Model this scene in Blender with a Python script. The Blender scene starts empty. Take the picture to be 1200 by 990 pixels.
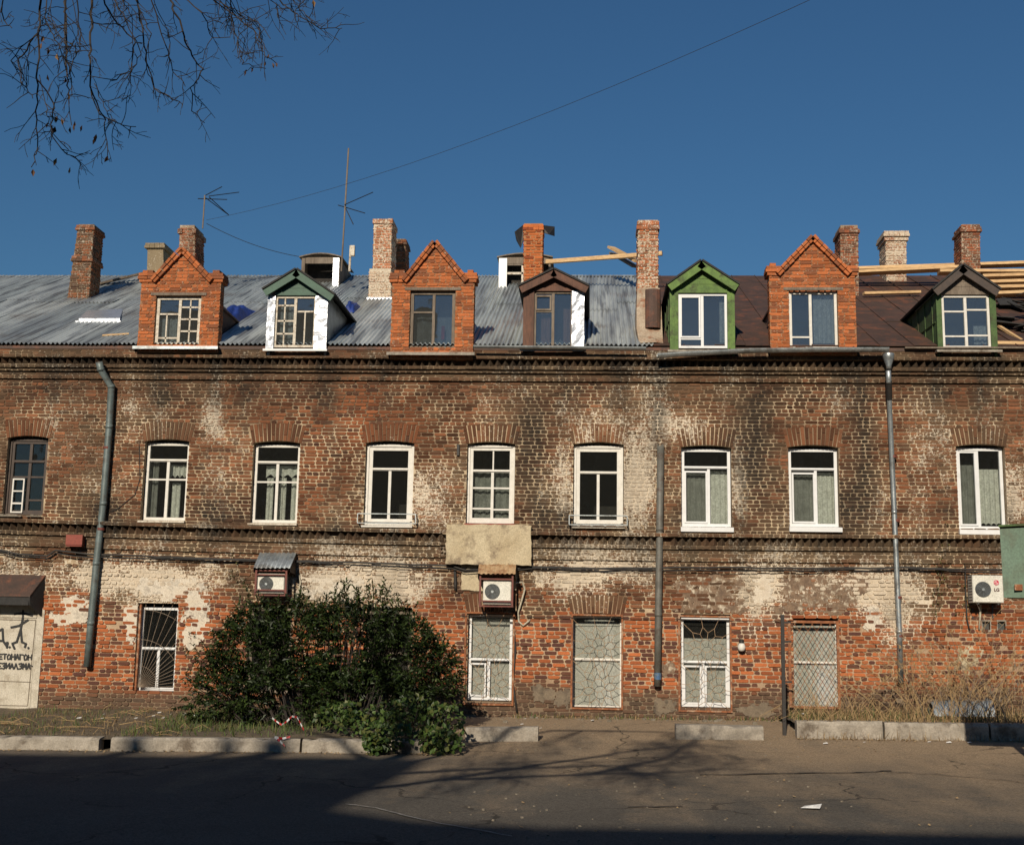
import bpy, math, random
import numpy as np
from mathutils import Vector, Matrix

random.seed(7)
rng = np.random.default_rng(11)
R = math.radians
scene = bpy.context.scene
col = scene.collection

# ------------------------------------------------------------------ camera
FPX, PITCH, YAW, ROLL, CAM_H = 1450.0, 9.5, 3.7, 1.0, 1.75      # focal length in pixels of a 1200 px wide photo
_p, _y, _r = R(PITCH), R(YAW), R(ROLL)
cF = np.array([-math.sin(_y) * math.cos(_p), math.cos(_y) * math.cos(_p), math.sin(_p)])
cR0 = np.array([math.cos(_y), math.sin(_y), 0.0])
cU0 = np.cross(cR0, cF)
cR = cR0 * math.cos(_r) + cU0 * math.sin(_r)
cU = -cR0 * math.sin(_r) + cU0 * math.cos(_r)
cam_d = bpy.data.cameras.new('camera')
cam_d.sensor_width = 36.0
cam_d.lens = 36.0 * FPX / 1200.0
cam_d.clip_end = 3000
cam = bpy.data.objects.new('camera', cam_d)
col.objects.link(cam)
cam.matrix_world = Matrix(((cR[0], cU[0], -cF[0], 0), (cR[1], cU[1], -cF[1], 0), (cR[2], cU[2], -cF[2], CAM_H), (0, 0, 0, 1)))
scene.camera = cam

# ------------------------------------------------------------------ sky, sun, exposure
SUN = Vector((0.17, 1.0, -0.53)).normalized()                    # the way the light travels
elev = math.asin(-SUN.z)
world = bpy.data.worlds.new('World')
scene.world = world
world.use_nodes = True
wn = world.node_tree
sky = wn.nodes.new('ShaderNodeTexSky')
sky.sky_type = 'NISHITA'
sky.sun_disc = False
sky.sun_elevation = elev
sky.sun_rotation = math.atan2(-SUN.x, -SUN.y)
sky.altitude = 200
sky.air_density = 1.5
sky.dust_density = 0.0
sky.ozone_density = 10.0
bg = wn.nodes['Background']
bg.inputs['Strength'].default_value = 0.053
hs = wn.nodes.new('ShaderNodeMix')
hs.data_type = 'RGBA'
hs.blend_type = 'MULTIPLY'
hs.inputs[0].default_value = 1.0
hs.inputs[7].default_value = (0.88, 1.02, 1.02, 1)             # the clear, slightly greener blue of the photograph, over the whole sky
wn.links.new(sky.outputs[0], hs.inputs[6])
wn.links.new(hs.outputs[2], bg.inputs[0])
sl = bpy.data.lights.new('sun', 'SUN')
sl.energy = 5.0
sl.angle = R(0.5)
sl.color = (1.0, 0.89, 0.73)
so = bpy.data.objects.new('sun', sl)
col.objects.link(so)
so.rotation_euler = SUN.to_track_quat('-Z', 'Y').to_euler()
so.location = (0, -10, 30)
scene.view_settings.view_transform = 'Standard'
scene.view_settings.look = 'None'
scene.view_settings.exposure = 0.0
scene.view_settings.gamma = 1.0
scene.view_settings.use_curve_mapping = False

# ------------------------------------------------------------------ pixel <-> place
D = 25.0                                                          # facade plane
def ray(px, py):
    return cF * FPX + cR * (px - 600) - cU * (py - 495)
def at(px, py, y=D):
    v = ray(px, py)
    t = y / v[1]
    return (v[0] * t, y, v[2] * t + CAM_H)
def proj(P):
    P = np.asarray(P, float) - np.array([0, 0, CAM_H])
    w = P @ cF
    return 600 + FPX * (P @ cR) / w, 495 - FPX * (P @ cU) / w
def sstep(t):
    t = np.clip(t, 0, 1)
    return t * t * (3 - 2 * t)
def gz(x, y):
    xr = min(max(x, -14), 16)
    zr = -0.25 + 0.014 * (xr + 6)
    zb = 0.02 + 0.008 * (xr + 6)
    t = float(sstep((y - 19.6) / 5.0))
    return zr * (1 - t) + zb * t
def ground(px, py):
    y = 15.0
    for _ in range(30):
        v = ray(px, py)
        t = y / v[1]
        x = v[0] * t
        t2 = (gz(x, y) - CAM_H) / v[2]
        y = 0.6 * y + 0.4 * v[1] * t2
    return (v[0] * t2, v[1] * t2, gz(v[0] * t2, v[1] * t2))

def vnoise(x, y, s=0.0):
    x = np.asarray(x, float); y = np.asarray(y, float)
    ix, iy = np.floor(x), np.floor(y)
    fx, fy = x - ix, y - iy
    fx, fy = fx * fx * (3 - 2 * fx), fy * fy * (3 - 2 * fy)
    def h(a, b):
        v = np.sin(a * 127.1 + b * 311.7 + s * 74.7) * 43758.5453
        return v - np.floor(v)
    return (h(ix, iy) * (1 - fx) + h(ix + 1, iy) * fx) * (1 - fy) + (h(ix, iy + 1) * (1 - fx) + h(ix + 1, iy + 1) * fx) * fy
def fbm(x, y, s=0.0, o=4):
    t, a, n = 0, 0.5, 0
    for i in range(o):
        t = t + a * vnoise(np.asarray(x) * 2 ** i, np.asarray(y) * 2 ** i, s + i * 3.1)
        n += a; a *= 0.5
    return t / n

# ------------------------------------------------------------------ mesh collecting
class MB:
    def __init__(s):
        s.V, s.F, s.C, s.Q = [], [], [], []      # verts, faces, brick centre, (rand1, rand2, header, mortar)
    def add(s, vs, fs, c=None, q=(0.5, 0.5, 0, 1)):
        b = len(s.V)
        s.V += [tuple(v) for v in vs]
        s.F += [tuple(b + i for i in f) for f in fs]
        s.C += [tuple(v) if c is None else tuple(c) for v in vs]
        s.Q += [q] * len(vs)
        return s
    def box(s, x0, x1, y0, y1, z0, z1, **k):
        return s.hexa([(x0, y0, z0), (x1, y0, z0), (x1, y0, z1), (x0, y0, z1), (x0, y1, z0), (x1, y1, z0), (x1, y1, z1), (x0, y1, z1)], **k)
    def hexa(s, p, back=True, **k):               # front quad 0-3, back quad 4-7
        f = [(0, 1, 2, 3), (1, 5, 6, 2), (4, 0, 3, 7), (3, 2, 6, 7), (4, 5, 1, 0)]
        if back: f.append((5, 4, 7, 6))
        return s.add(p, f, **k)
    def beam(s, a, b, w, h, up=(0, 0, 1), **k):
        a, b = Vector(a), Vector(b)
        d = (b - a).normalized()
        sd = d.cross(Vector(up)).normalized()
        u = sd.cross(d).normalized()
        sd *= w / 2; u *= h / 2
        p = [a - sd - u, a + sd - u, a + sd + u, a - sd + u, b - sd - u, b + sd - u, b + sd + u, b - sd + u]
        return s.hexa(p, **k)
    def tube(s, pts, r, n=6, r1=None, caps=True):
        pts = [Vector(p) for p in pts]
        m = len(pts)
        r1 = r if r1 is None else r1
        vs, fs = [], []
        prev = None
        for i, p in enumerate(pts):
            d = (pts[min(i + 1, m - 1)] - pts[max(i - 1, 0)])
            d = d.normalized() if d.length > 1e-9 else Vector((0, 0, 1))
            a = prev if prev is not None else (Vector((0, 0, 1)) if abs(d.z) < 0.9 else Vector((1, 0, 0)))
            u = (a - d * a.dot(d))
            u = u.normalized() if u.length > 1e-6 else d.orthogonal().normalized()
            prev = u
            w = d.cross(u)
            rr = r + (r1 - r) * i / max(m - 1, 1)
            for k in range(n):
                t = 2 * math.pi * k / n
                vs.append(p + (u * math.cos(t) + w * math.sin(t)) * rr)
        for i in range(m - 1):
            for k in range(n):
                k2 = (k + 1) % n
                fs.append((i * n + k, i * n + k2, (i + 1) * n + k2, (i + 1) * n + k))
        if caps:
            fs.append(tuple(range(n - 1, -1, -1)))
            fs.append(tuple((m - 1) * n + k for k in range(n)))
        return s.add(vs, fs)
    def lathe(s, c, axis, prof, n=16):            # prof: (radius, distance along axis)
        axis = Vector(axis).normalized()
        u = axis.orthogonal().normalized(); w = axis.cross(u)
        c = Vector(c)
        vs, fs = [], []
        for (r, h) in prof:
            for k in range(n):
                t = 2 * math.pi * k / n
                vs.append(c + axis * h + (u * math.cos(t) + w * math.sin(t)) * r)
        for i in range(len(prof) - 1):
            for k in range(n):
                k2 = (k + 1) % n
                fs.append((i * n + k, i * n + k2, (i + 1) * n + k2, (i + 1) * n + k))
        fs.append(tuple(range(n - 1, -1, -1)))
        fs.append(tuple((len(prof) - 1) * n + k for k in range(n)))
        return s.add(vs, fs)
    def prism(s, poly, y0, y1, **k):              # polygon in (x, z), front at y0, back at y1
        n = len(poly)
        vs = [(x, y0, z) for x, z in poly] + [(x, y1, z) for x, z in poly]
        fs = [tuple(range(n)), tuple(range(2 * n - 1, n - 1, -1))]
        fs += [(i, i + n, (i + 1) % n + n, (i + 1) % n)[::-1] for i in range(n)]
        return s.add(vs, fs, **k)

def obj(name, mb, mat, parent=None, look=None, smooth=False, label=None, cat=None, group=None, kind=None):
    me = bpy.data.meshes.new(name)
    me.from_pydata(mb.V, [], mb.F)
    me.materials.append(M[mat] if isinstance(mat, str) else mat)
    if look is not None and mb.V:
        q = np.array(mb.Q, float)
        ppx, ppy = proj(np.array(mb.V))
        cpx, cpy = proj(np.array(mb.C))
        tint, stain = look(ppx, ppy, cpx, cpy, q[:, 0], q[:, 1], q[:, 2], q[:, 3])
        for nm, a in (('tint', tint), ('stain', stain)):
            at_ = me.attributes.new(nm, 'FLOAT_COLOR', 'POINT')
            full = np.ones((len(mb.V), 4), np.float32)
            full[:, :a.shape[1]] = a
            at_.data.foreach_set('color', full.ravel())
    if smooth:
        me.polygons.foreach_set('use_smooth', [True] * len(me.polygons))
    o = bpy.data.objects.new(name, me)
    col.objects.link(o)
    tag(o, label, cat, group, kind)
    if parent is not None:
        o.parent = parent
        if parent.type == 'EMPTY':
            o.matrix_parent_inverse = Matrix.Translation(-Vector(parent.location))
    return o
def tag(o, label=None, cat=None, group=None, kind=None):
    if label: o['label'] = label
    if cat: o['category'] = cat
    if group: o['group'] = group
    if kind: o['kind'] = kind
    return o
def thing(name, loc, label, cat, group=None):
    o = bpy.data.objects.new(name, None)
    o.empty_display_size = 0.2
    o.location = loc
    col.objects.link(o)
    return tag(o, label, cat, group)

# ------------------------------------------------------------------ materials
M = {}
def nodes(name):
    m = bpy.data.materials.new(name)
    m.use_nodes = True
    M[name] = m
    nt = m.node_tree
    return m, nt, nt.nodes['Principled BSDF'], nt.nodes.new, nt.links.new
def mth(nt, op, a, b=None, c=None, clamp=False):
    n = nt.nodes.new('ShaderNodeMath'); n.operation = op; n.use_clamp = clamp
    for i, v in enumerate((a, b, c)):
        if v is None: continue
        if isinstance(v, (int, float)): n.inputs[i].default_value = v
        else: nt.links.new(v, n.inputs[i])
    return n.outputs[0]
def noise(nt, scale, detail=4, rough=0.55, stretch=None, coord='Position'):
    g = nt.nodes.new('ShaderNodeNewGeometry')
    n = nt.nodes.new('ShaderNodeTexNoise')
    n.inputs['Scale'].default_value = scale
    n.inputs['Detail'].default_value = detail
    n.inputs['Roughness'].default_value = rough
    src = g.outputs['Position']
    if stretch:
        mp = nt.nodes.new('ShaderNodeMapping')
        mp.inputs['Scale'].default_value = stretch
        nt.links.new(src, mp.inputs['Vector']); src = mp.outputs[0]
    nt.links.new(src, n.inputs['Vector'])
    return n.outputs['Fac']
def mix(nt, f, a, b, mode='MIX'):
    n = nt.nodes.new('ShaderNodeMix'); n.data_type = 'RGBA'; n.blend_type = mode
    for i, v in ((0, f), (6, a), (7, b)):
        if isinstance(v, (int, float)): n.inputs[i].default_value = v
        elif isinstance(v, tuple): n.inputs[i].default_value = v + (1,) * (4 - len(v))
        else: nt.links.new(v, n.inputs[i])
    return n.outputs[2]
def bump(nt, h, b, strength=0.5, dist=0.01):
    n = nt.nodes.new('ShaderNodeBump')
    n.inputs['Strength'].default_value = strength
    n.inputs['Distance'].default_value = dist
    nt.links.new(h, n.inputs['Height'])
    nt.links.new(n.outputs[0], b.inputs['Normal'])
def spread(nt, f, lo, hi):
    n = nt.nodes.new('ShaderNodeMapRange')
    nt.links.new(f, n.inputs[0])
    n.inputs[1].default_value = lo; n.inputs[2].default_value = hi
    return n.outputs[0]
def simple(name, c, c2=None, rough=0.8, metal=0.0, scale=8, lo=0.35, hi=0.65, fine=40, bmp=0.3, dist=0.004, stretch=None, spec=None, c3=None, scale3=2.5, fa=1.0):
    m, nt, b, new, link = nodes(name)
    c2 = c2 or tuple(x * 0.65 for x in c)
    n1 = spread(nt, noise(nt, scale, 5, 0.6, stretch), lo, hi)
    n2 = noise(nt, fine, 4, 0.6, stretch)
    k = mix(nt, n1, c, c2)
    if c3: k = mix(nt, spread(nt, noise(nt, scale3, 6, 0.65), 0.52, 0.66), k, c3)
    v = nt.nodes.new('ShaderNodeValToRGB')
    lo_, hi_ = 1 - .38 * fa, 1 + .25 * fa
    v.color_ramp.elements[0].color = (lo_, lo_, lo_, 1); v.color_ramp.elements[1].color = (hi_, hi_, hi_, 1)
    v.color_ramp.elements[0].position = 0.25; v.color_ramp.elements[1].position = 0.75
    link(n2, v.inputs[0])
    k = mix(nt, 1.0, k, v.outputs[0], 'MULTIPLY')
    link(k, b.inputs['Base Color'])
    b.inputs['Roughness'].default_value = rough
    b.inputs['Metallic'].default_value = metal
    if spec is not None: b.inputs['Specular IOR Level'].default_value = spec
    if bmp: bump(nt, n2, b, bmp, dist)
    return m

def brick_material(name, whitecol=(0.70, 0.63, 0.51)):
    m, nt, b, new, link = nodes(name)
    ta = new('ShaderNodeAttribute'); ta.attribute_name = 'tint'
    sa = new('ShaderNodeAttribute'); sa.attribute_name = 'stain'
    sp = new('ShaderNodeSeparateColor'); link(sa.outputs['Color'], sp.inputs[0])
    n1 = noise(nt, 7, 7, 0.68)
    n2 = noise(nt, 45, 4, 0.65)
    n3 = noise(nt, 24, 6, 0.75)
    v = mth(nt, 'MULTIPLY_ADD', n2, 1.1, 0.45)
    k = mix(nt, 1.0, ta.outputs['Color'], v, 'MULTIPLY')
    # lime wash and efflorescence, torn off in flakes
    w = mth(nt, 'ADD', sp.outputs[0], mth(nt, 'MULTIPLY', mth(nt, 'SUBTRACT', n3, 0.5), 2.3))
    w = mth(nt, 'ADD', w, mth(nt, 'MULTIPLY', mth(nt, 'SUBTRACT', n1, 0.5), 0.9))
    w = mth(nt, 'MULTIPLY', mth(nt, 'SUBTRACT', w, 0.5), 6.0, clamp=True)
    wc = mix(nt, 1.0, whitecol, v, 'MULTIPLY')
    k = mix(nt, mth(nt, 'MULTIPLY', w, 0.9), k, wc)
    veil = mth(nt, 'MULTIPLY', mth(nt, 'MULTIPLY', mth(nt, 'SUBTRACT', sp.outputs[0], .08), .55, clamp=True), mth(nt, 'MULTIPLY_ADD', n1, 1.5, .1), clamp=True)
    k = mix(nt, veil, k, mix(nt, 1.0, (.36, .25, .145), v, 'MULTIPLY'))
    # soot and damp
    g = mth(nt, 'MULTIPLY', sp.outputs[1], mth(nt, 'MULTIPLY_ADD', n1, 1.3, 0.3), clamp=True)
    k = mix(nt, g, k, (0.022, 0.017, 0.013))
    link(k, b.inputs['Base Color'])
    b.inputs['Roughness'].default_value = 0.92
    b.inputs['Specular IOR Level'].default_value = 0.2
    bump(nt, mth(nt, 'ADD', n2, n3), b, 0.6, 0.008)
    return m

brick_material('brick')
brick_material('plaster_white', (0.72, 0.66, 0.55))
simple('plaster_brown', (0.22, 0.145, 0.09), (0.13, 0.085, 0.055), 0.9, c3=(0.52, 0.45, 0.34), scale3=9, bmp=0.5)
simple('concrete_beige', (0.50, 0.42, 0.28), (0.40, 0.32, 0.20), 0.9, scale=2.5, c3=(0.2, 0.15, 0.1), scale3=3, bmp=0.4)
simple('concrete', (0.34, 0.30, 0.245), (0.23, 0.20, 0.16), 0.92, scale=5, c3=(0.12, 0.095, 0.07), scale3=3.2, bmp=0.6, dist=0.006)
simple('white_paint', (0.64, 0.615, 0.56), (0.55, 0.52, 0.46), 0.55, scale=9, bmp=0.1, fa=.3)
simple('white_plastic', (0.67, 0.675, 0.67), (0.62, 0.62, 0.61), 0.35, bmp=0, fa=.15)
simple('old_white', (0.62, 0.56, 0.46), (0.48, 0.42, 0.33), 0.7, scale=12, c3=(0.30, 0.23, 0.16), scale3=14, bmp=0.4)
simple('old_wood', (0.20, 0.16, 0.12), (0.12, 0.09, 0.065), 0.85, scale=5, stretch=(1, 1, 0.15), fine=50, bmp=0.5)
simple('dark_wood', (0.055, 0.032, 0.02), (0.03, 0.018, 0.012), 0.6, scale=8, bmp=0.3)
simple('brown_wood', (0.13, 0.055, 0.03), (0.075, 0.032, 0.018), 0.75, scale=6, stretch=(1, 1, 0.2), bmp=0.4)
simple('green_wood', (0.13, 0.22, 0.045), (0.075, 0.135, 0.03), 0.75, scale=5, c3=(0.05, 0.065, 0.02), scale3=6, bmp=0.4)
simple('dark_green', (0.035, 0.10, 0.06), (0.022, 0.065, 0.04), 0.6, scale=6, bmp=0.3)
simple('olive_green', (0.075, 0.13, 0.035), (0.04, 0.075, 0.022), 0.8, scale=3.5, c3=(0.05, 0.045, 0.02), scale3=4, bmp=0.4)
simple('new_timber', (0.60, 0.40, 0.20), (0.48, 0.30, 0.14), 0.75, scale=4, stretch=(0.2, 1, 1), fine=30, bmp=0.3)
m_, nt, b_, new, link = nodes('zinc')
oi = new('ShaderNodeObjectInfo')
n1 = noise(nt, 2.4, 5, .6, (1, .10, .10)); n2 = noise(nt, 9, 4, .6, (1, .05, .05)); n3 = noise(nt, .8, 4, .6)
k = mix(nt, oi.outputs['Random'], (.34, .38, .375), (.58, .61, .59))
k = mix(nt, spread(nt, n1, .42, .66), k, (.22, .245, .265))
k = mix(nt, mth(nt, 'MULTIPLY', spread(nt, n2, .50, .64), .8), k, (.12, .125, .13))
k = mix(nt, mth(nt, 'MULTIPLY', spread(nt, n3, .55, .7), .55), k, (.17, .13, .10))
link(k, b_.inputs['Base Color'])
b_.inputs['Metallic'].default_value = .35
link(mth(nt, 'MULTIPLY_ADD', n1, .4, .2), b_.inputs['Roughness'])
simple('foil', (0.50, 0.52, 0.55), (0.38, 0.40, 0.44), 0.36, 0.6, scale=6, fine=9, bmp=0.5, dist=0.02, fa=.2)
simple('galvanised', (0.42, 0.45, 0.45), (0.30, 0.33, 0.34), 0.42, 0.7, scale=4, c3=(0.2, 0.2, 0.19), scale3=3, bmp=0.1)
simple('pipe_grey', (0.15, 0.185, 0.18), (0.105, 0.13, 0.125), 0.5, 0.2, scale=4, c3=(0.09, 0.085, 0.075), scale3=5, bmp=0.2)
simple('pipe_plain', (0.15, 0.145, 0.125), (0.10, 0.095, 0.08), 0.6, 0.1, scale=5, c3=(0.09, 0.07, 0.055), scale3=6, bmp=0.2)
simple('flue', (0.42, 0.34, 0.25), (0.30, 0.22, 0.15), 0.9, scale=4, c3=(0.24, 0.10, 0.05), scale3=4.5, bmp=0.6)
simple('rust_sheet', (0.085, 0.045, 0.03), (0.05, 0.03, 0.022), 0.7, 0.1, scale=2.2, c3=(0.15, 0.055, 0.028), scale3=3, bmp=0.3)
simple('rust', (0.30, 0.11, 0.04), (0.17, 0.06, 0.025), 0.85, scale=14, c3=(0.38, 0.26, 0.17), scale3=9, bmp=0.5)
simple('rust_canopy', (0.42, 0.30, 0.17), (0.30, 0.16, 0.07), 0.7, 0.2, scale=8, c3=(0.2, 0.09, 0.04), scale3=7, bmp=0.3)
simple('red_steel', (0.17, 0.035, 0.02), (0.10, 0.025, 0.016), 0.6, scale=10, bmp=0.3)
simple('red_box', (0.24, 0.045, 0.022), (0.2, 0.03, 0.015), 0.6, scale=10, bmp=0.3)
simple('black_metal', (0.02, 0.019, 0.018), (0.03, 0.024, 0.02), 0.6, 0.2, bmp=0.2)
simple('grille_wire', (0.42, 0.29, 0.17), (0.26, 0.16, 0.09), 0.7, 0.2, scale=12, bmp=0)
simple('pale_wire', (0.28, 0.22, 0.16), (0.18, 0.13, 0.09), 0.7, 0.1, scale=12, bmp=0)
simple('cable', (0.018, 0.016, 0.015), (0.03, 0.026, 0.022), 0.7, bmp=0)
simple('hose', (0.5, 0.45, 0.34), (0.34, 0.3, 0.22), 0.7, bmp=0)
simple('ac_white', (0.66, 0.64, 0.56), (0.58, 0.56, 0.48), 0.45, scale=5, bmp=0)
simple('ac_dark', (0.05, 0.055, 0.05), (0.03, 0.03, 0.03), 0.5, bmp=0)
simple('logo_red', (0.5, 0.012, 0.05), (0.5, 0.012, 0.05), 0.4, bmp=0)
simple('logo_white', (0.8, 0.78, 0.74), (0.8, 0.78, 0.74), 0.4, bmp=0)
simple('logo_grey', (0.12, 0.06, 0.06), (0.12, 0.06, 0.06), 0.4, bmp=0)
simple('door_paint', (0.52, 0.47, 0.38), (0.42, 0.375, 0.29), 0.6, scale=3, c3=(0.30, 0.25, 0.18), scale3=4, bmp=0.2)
simple('graffiti', (0.012, 0.012, 0.012), (0.02, 0.02, 0.02), 0.7, bmp=0)
simple('tarp', (0.02, 0.045, 0.22), (0.012, 0.03, 0.14), 0.45, scale=6, bmp=0.5, dist=0.02)
simple('unlit_room', (0.035, 0.03, 0.026), (0.02, 0.018, 0.016), 0.95, bmp=0)  # near-black: the darkness of unlit rooms put into the colour
simple('blind', (0.40, 0.405, 0.375), (0.34, 0.345, 0.32), 0.9, scale=2, bmp=0)
simple('lace', (0.78, 0.77, 0.72), (0.55, 0.54, 0.50), 0.9, scale=18, bmp=0)
simple('pink_curtain', (0.42, 0.22, 0.16), (0.30, 0.15, 0.11), 0.9, scale=6, bmp=0)
simple('grey_curtain', (0.30, 0.30, 0.28), (0.20, 0.20, 0.185), 0.9, scale=6, bmp=0)
simple('red_cloth', (0.45, 0.03, 0.03), None, 0.9, bmp=0)
simple('sign_green', (0.105, 0.17, 0.115), (0.085, 0.145, 0.095), 0.5, scale=1.5, c3=(0.075, 0.10, 0.06), scale3=2, bmp=0.1)
simple('twig', (0.035, 0.026, 0.02), (0.022, 0.017, 0.014), 0.9, bmp=0.3)
simple('bark', (0.09, 0.07, 0.055), (0.05, 0.04, 0.03), 0.95, scale=7, stretch=(1, 1, 0.3), bmp=0.8, dist=0.02)
simple('old_cement', (0.20, 0.155, 0.105), (0.13, 0.10, 0.07), 0.95, scale=5, c3=(0.09, 0.07, 0.05), scale3=6, bmp=0.6)
simple('straw', (0.38, 0.26, 0.125), (0.26, 0.165, 0.075), 0.85, scale=3, bmp=0)
simple('paper', (0.75, 0.74, 0.70), (0.65, 0.63, 0.6), 0.8, bmp=0)
simple('stone_grey', (0.20, 0.17, 0.13), (0.13, 0.11, 0.08), 0.95, scale=9, bmp=0.6)
simple('far_wall', (0.30, 0.24, 0.18), (0.25, 0.19, 0.14), 0.9, scale=1.5)
simple('far_roof', (0.09, 0.06, 0.05), None, 0.7)
simple('asphalt_felt', (0.03, 0.028, 0.026), None, 0.85)

def leafy(name, cols, rough=0.5, trans=0.25):
    m, nt, b, new, link = nodes(name)
    a = new('ShaderNodeAttribute'); a.attribute_name = 'tint'
    n = noise(nt, 5, 3)
    k = mix(nt, 1.0, a.outputs['Color'], mth(nt, 'MULTIPLY_ADD', n, 1.0, 0.5), 'MULTIPLY')
    link(k, b.inputs['Base Color'])
    b.inputs['Roughness'].default_value = rough
    b.inputs['Specular IOR Level'].default_value = 0.35
    tr = new('ShaderNodeBsdfTranslucent'); link(k, tr.inputs[0])
    mx = new('ShaderNodeMixShader'); mx.inputs[0].default_value = trans
    link(b.outputs[0], mx.inputs[1]); link(tr.outputs[0], mx.inputs[2])
    link(mx.outputs[0], nt.nodes['Material Output'].inputs[0])
leafy('leaf', None)
leafy('blade', None, 0.7, 0.2)

def glass(name, refl=0.10, tint=(0.72, 0.76, 0.74), dust=0.04):
    m, nt, b, new, link = nodes(name)
    t = new('ShaderNodeBsdfTransparent'); t.inputs[0].default_value = tint + (1,)
    g = new('ShaderNodeBsdfGlossy'); g.inputs['Roughness'].default_value = 0.03; g.inputs[0].default_value = (0.9, 0.92, 0.95, 1)
    n = new('ShaderNodeBump'); n.inputs['Strength'].default_value = 0.16; n.inputs['Distance'].default_value = 0.03
    link(noise(nt, 1.6, 2), n.inputs['Height']); link(n.outputs[0], g.inputs['Normal'])
    d = new('ShaderNodeBsdfDiffuse'); d.inputs[0].default_value = (0.35, 0.34, 0.3, 1)
    fr = new('ShaderNodeFresnel'); fr.inputs[0].default_value = 1.5
    m1 = new('ShaderNodeMixShader'); link(mth(nt, 'ADD', fr.outputs[0], refl), m1.inputs[0])
    link(t.outputs[0], m1.inputs[1]); link(g.outputs[0], m1.inputs[2])
    m2 = new('ShaderNodeMixShader'); m2.inputs[0].default_value = dust
    link(m1.outputs[0], m2.inputs[1]); link(d.outputs[0], m2.inputs[2])
    link(m2.outputs[0], nt.nodes['Material Output'].inputs[0])
glass('glass', 0.0, (0.8, 0.82, 0.8), 0.015)
glass('glass_low', 0.0, (0.92, 0.92, 0.90), 0.02)
glass('glass_dusty', 0.14, (0.7, 0.72, 0.68), 0.12)
glass('glass_dormer', 0.10, (0.62, 0.66, 0.68), 0.05)
# ------------------------------------------------------------------ facade levels
XL, XR = at(-330, 500)[0], at(1480, 500)[0]
def fit(pts, deg=2):
    P = np.array([at(*p) for p in pts])
    return np.poly1d(np.polyfit(P[:, 0], P[:, 2], deg))
zc = fit([(0, 444), (280, 445), (560, 447), (860, 449), (1190, 449.5)])      # foot of the cornice
zs = fit([(0, 639), (300, 647), (620, 655.7), (840, 658), (1170, 660)])      # foot of the string course
ST = 0.545                                                                    # height of the string course
EAVE = 0.70                                                                   # eave above the cornice foot
Z0 = -0.6

building = thing('brick_house', (0, D, 0.05), 'old brick house with stained whitewash, seven dormers and a patched metal roof', 'house')

def blob(px, py, lst):
    t = np.zeros_like(px)
    for cx, cy, rx, ry, a in lst:
        t = t + a * np.exp(-(((px - cx) / rx) ** 2 + ((py - cy) / ry) ** 2))
    return t
def spx(px):                                                                  # string course line in the photo
    return np.interp(px, [0, 300, 620, 840, 1170], [639, 647, 655.7, 658, 660])
ORANGE = [(430, 470, 60, 40, .35), (400, 505, 70, 30, .45), (280, 520, 25, 60, .2), (70, 540, 30, 60, .2), (600, 500, 30, 60, .1), (250, 540, 25, 60, .3),
          (360, 560, 40, 40, .35), (1060, 520, 30, 60, .15), (60, 470, 30, 25, .35), (1080, 560, 40, 50, .2), (700, 470, 35, 20, .2), (985, 520, 20, 40, .3),
          (150, 560, 20, 40, .25), (80, 700, 30, 15, .3), (760, 700, 40, 20, .3), (640, 700, 40, 10, .5)]
WHITE = [(460, 570, 50, 40, .38), (500, 590, 40, 40, .25), (650, 570, 25, 45, .42), (690, 500, 30, 35, .30), (745, 570, 25, 50, .42), (770, 500, 25, 50, .3),
         (810, 500, 20, 20, .35), (870, 570, 14, 60, .3), (640, 480, 30, 30, .25), (160, 470, 20, 30, .25), (250, 490, 20, 40, .3), (150, 480, 14, 60, .15),
         (1010, 560, 25, 50, .05), (1080, 530, 40, 50, .18), (1050, 600, 50, 30, .15), (270, 580, 20, 40, .15), (980, 470, 20, 30, .12), (1190, 580, 20, 50, .35),
         (120, 680, 120, 22, .55), (210, 690, 50, 30, .45), (75, 715, 30, 18, .5), (150, 725, 14, 30, .25), (400, 690, 110, 25, .45), (440, 680, 60, 25, .25),
         (690, 675, 50, 20, .55), (720, 660, 60, 18, .3), (890, 690, 28, 30, .55), (950, 690, 60, 25, .35), (1010, 700, 20, 25, .5), (1060, 720, 40, 30, .28),
         (860, 450, 30, 25, .2), (900, 440, 40, 12, .2), (1030, 690, 30, 25, .3), (690, 640, 60, 12, .3), (390, 640, 40, 14, .3), (460, 660, 40, 14, .3), (560, 470, 30, 18, .15),
         (230, 620, 50, 8, .2), (910, 650, 40, 14, .3), (1075, 760, 30, 20, .12), (660, 800, 30, 12, .15), (790, 780, 12, 14, .4)]
SOOT = [(885, 500, 22, 70, .62), (885, 560, 18, 50, .35), (630, 500, 22, 45, .55), (615, 560, 14, 40, .4), (668, 470, 16, 30, .3), (1012, 530, 14, 90, .6), (1000, 590, 30, 30, .4),
        (770, 500, 10, 60, .3), (690, 455, 20, 14, .3), (40, 460, 50, 14, .25), (330, 460, 60, 14, .3), (200, 465, 50, 20, .28), (530, 470, 40, 16, .2), (960, 460, 50, 14, .25),
        (300, 600, 40, 20, .45), (130, 600, 40, 20, .4), (560, 590, 14, 40, .25), (640, 600, 14, 20, .4), (820, 610, 60, 12, .3), (660, 610, 30, 14, .4), (240, 600, 30, 14, .3),
        (420, 620, 60, 10, .3), (530, 690, 20, 30, .35), (1130, 600, 60, 10, .3), (350, 690, 20, 40, .3), (280, 680, 16, 30, .4), (380, 460, 14, 40, .2), (1100, 460, 50, 14, .22)]
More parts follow.
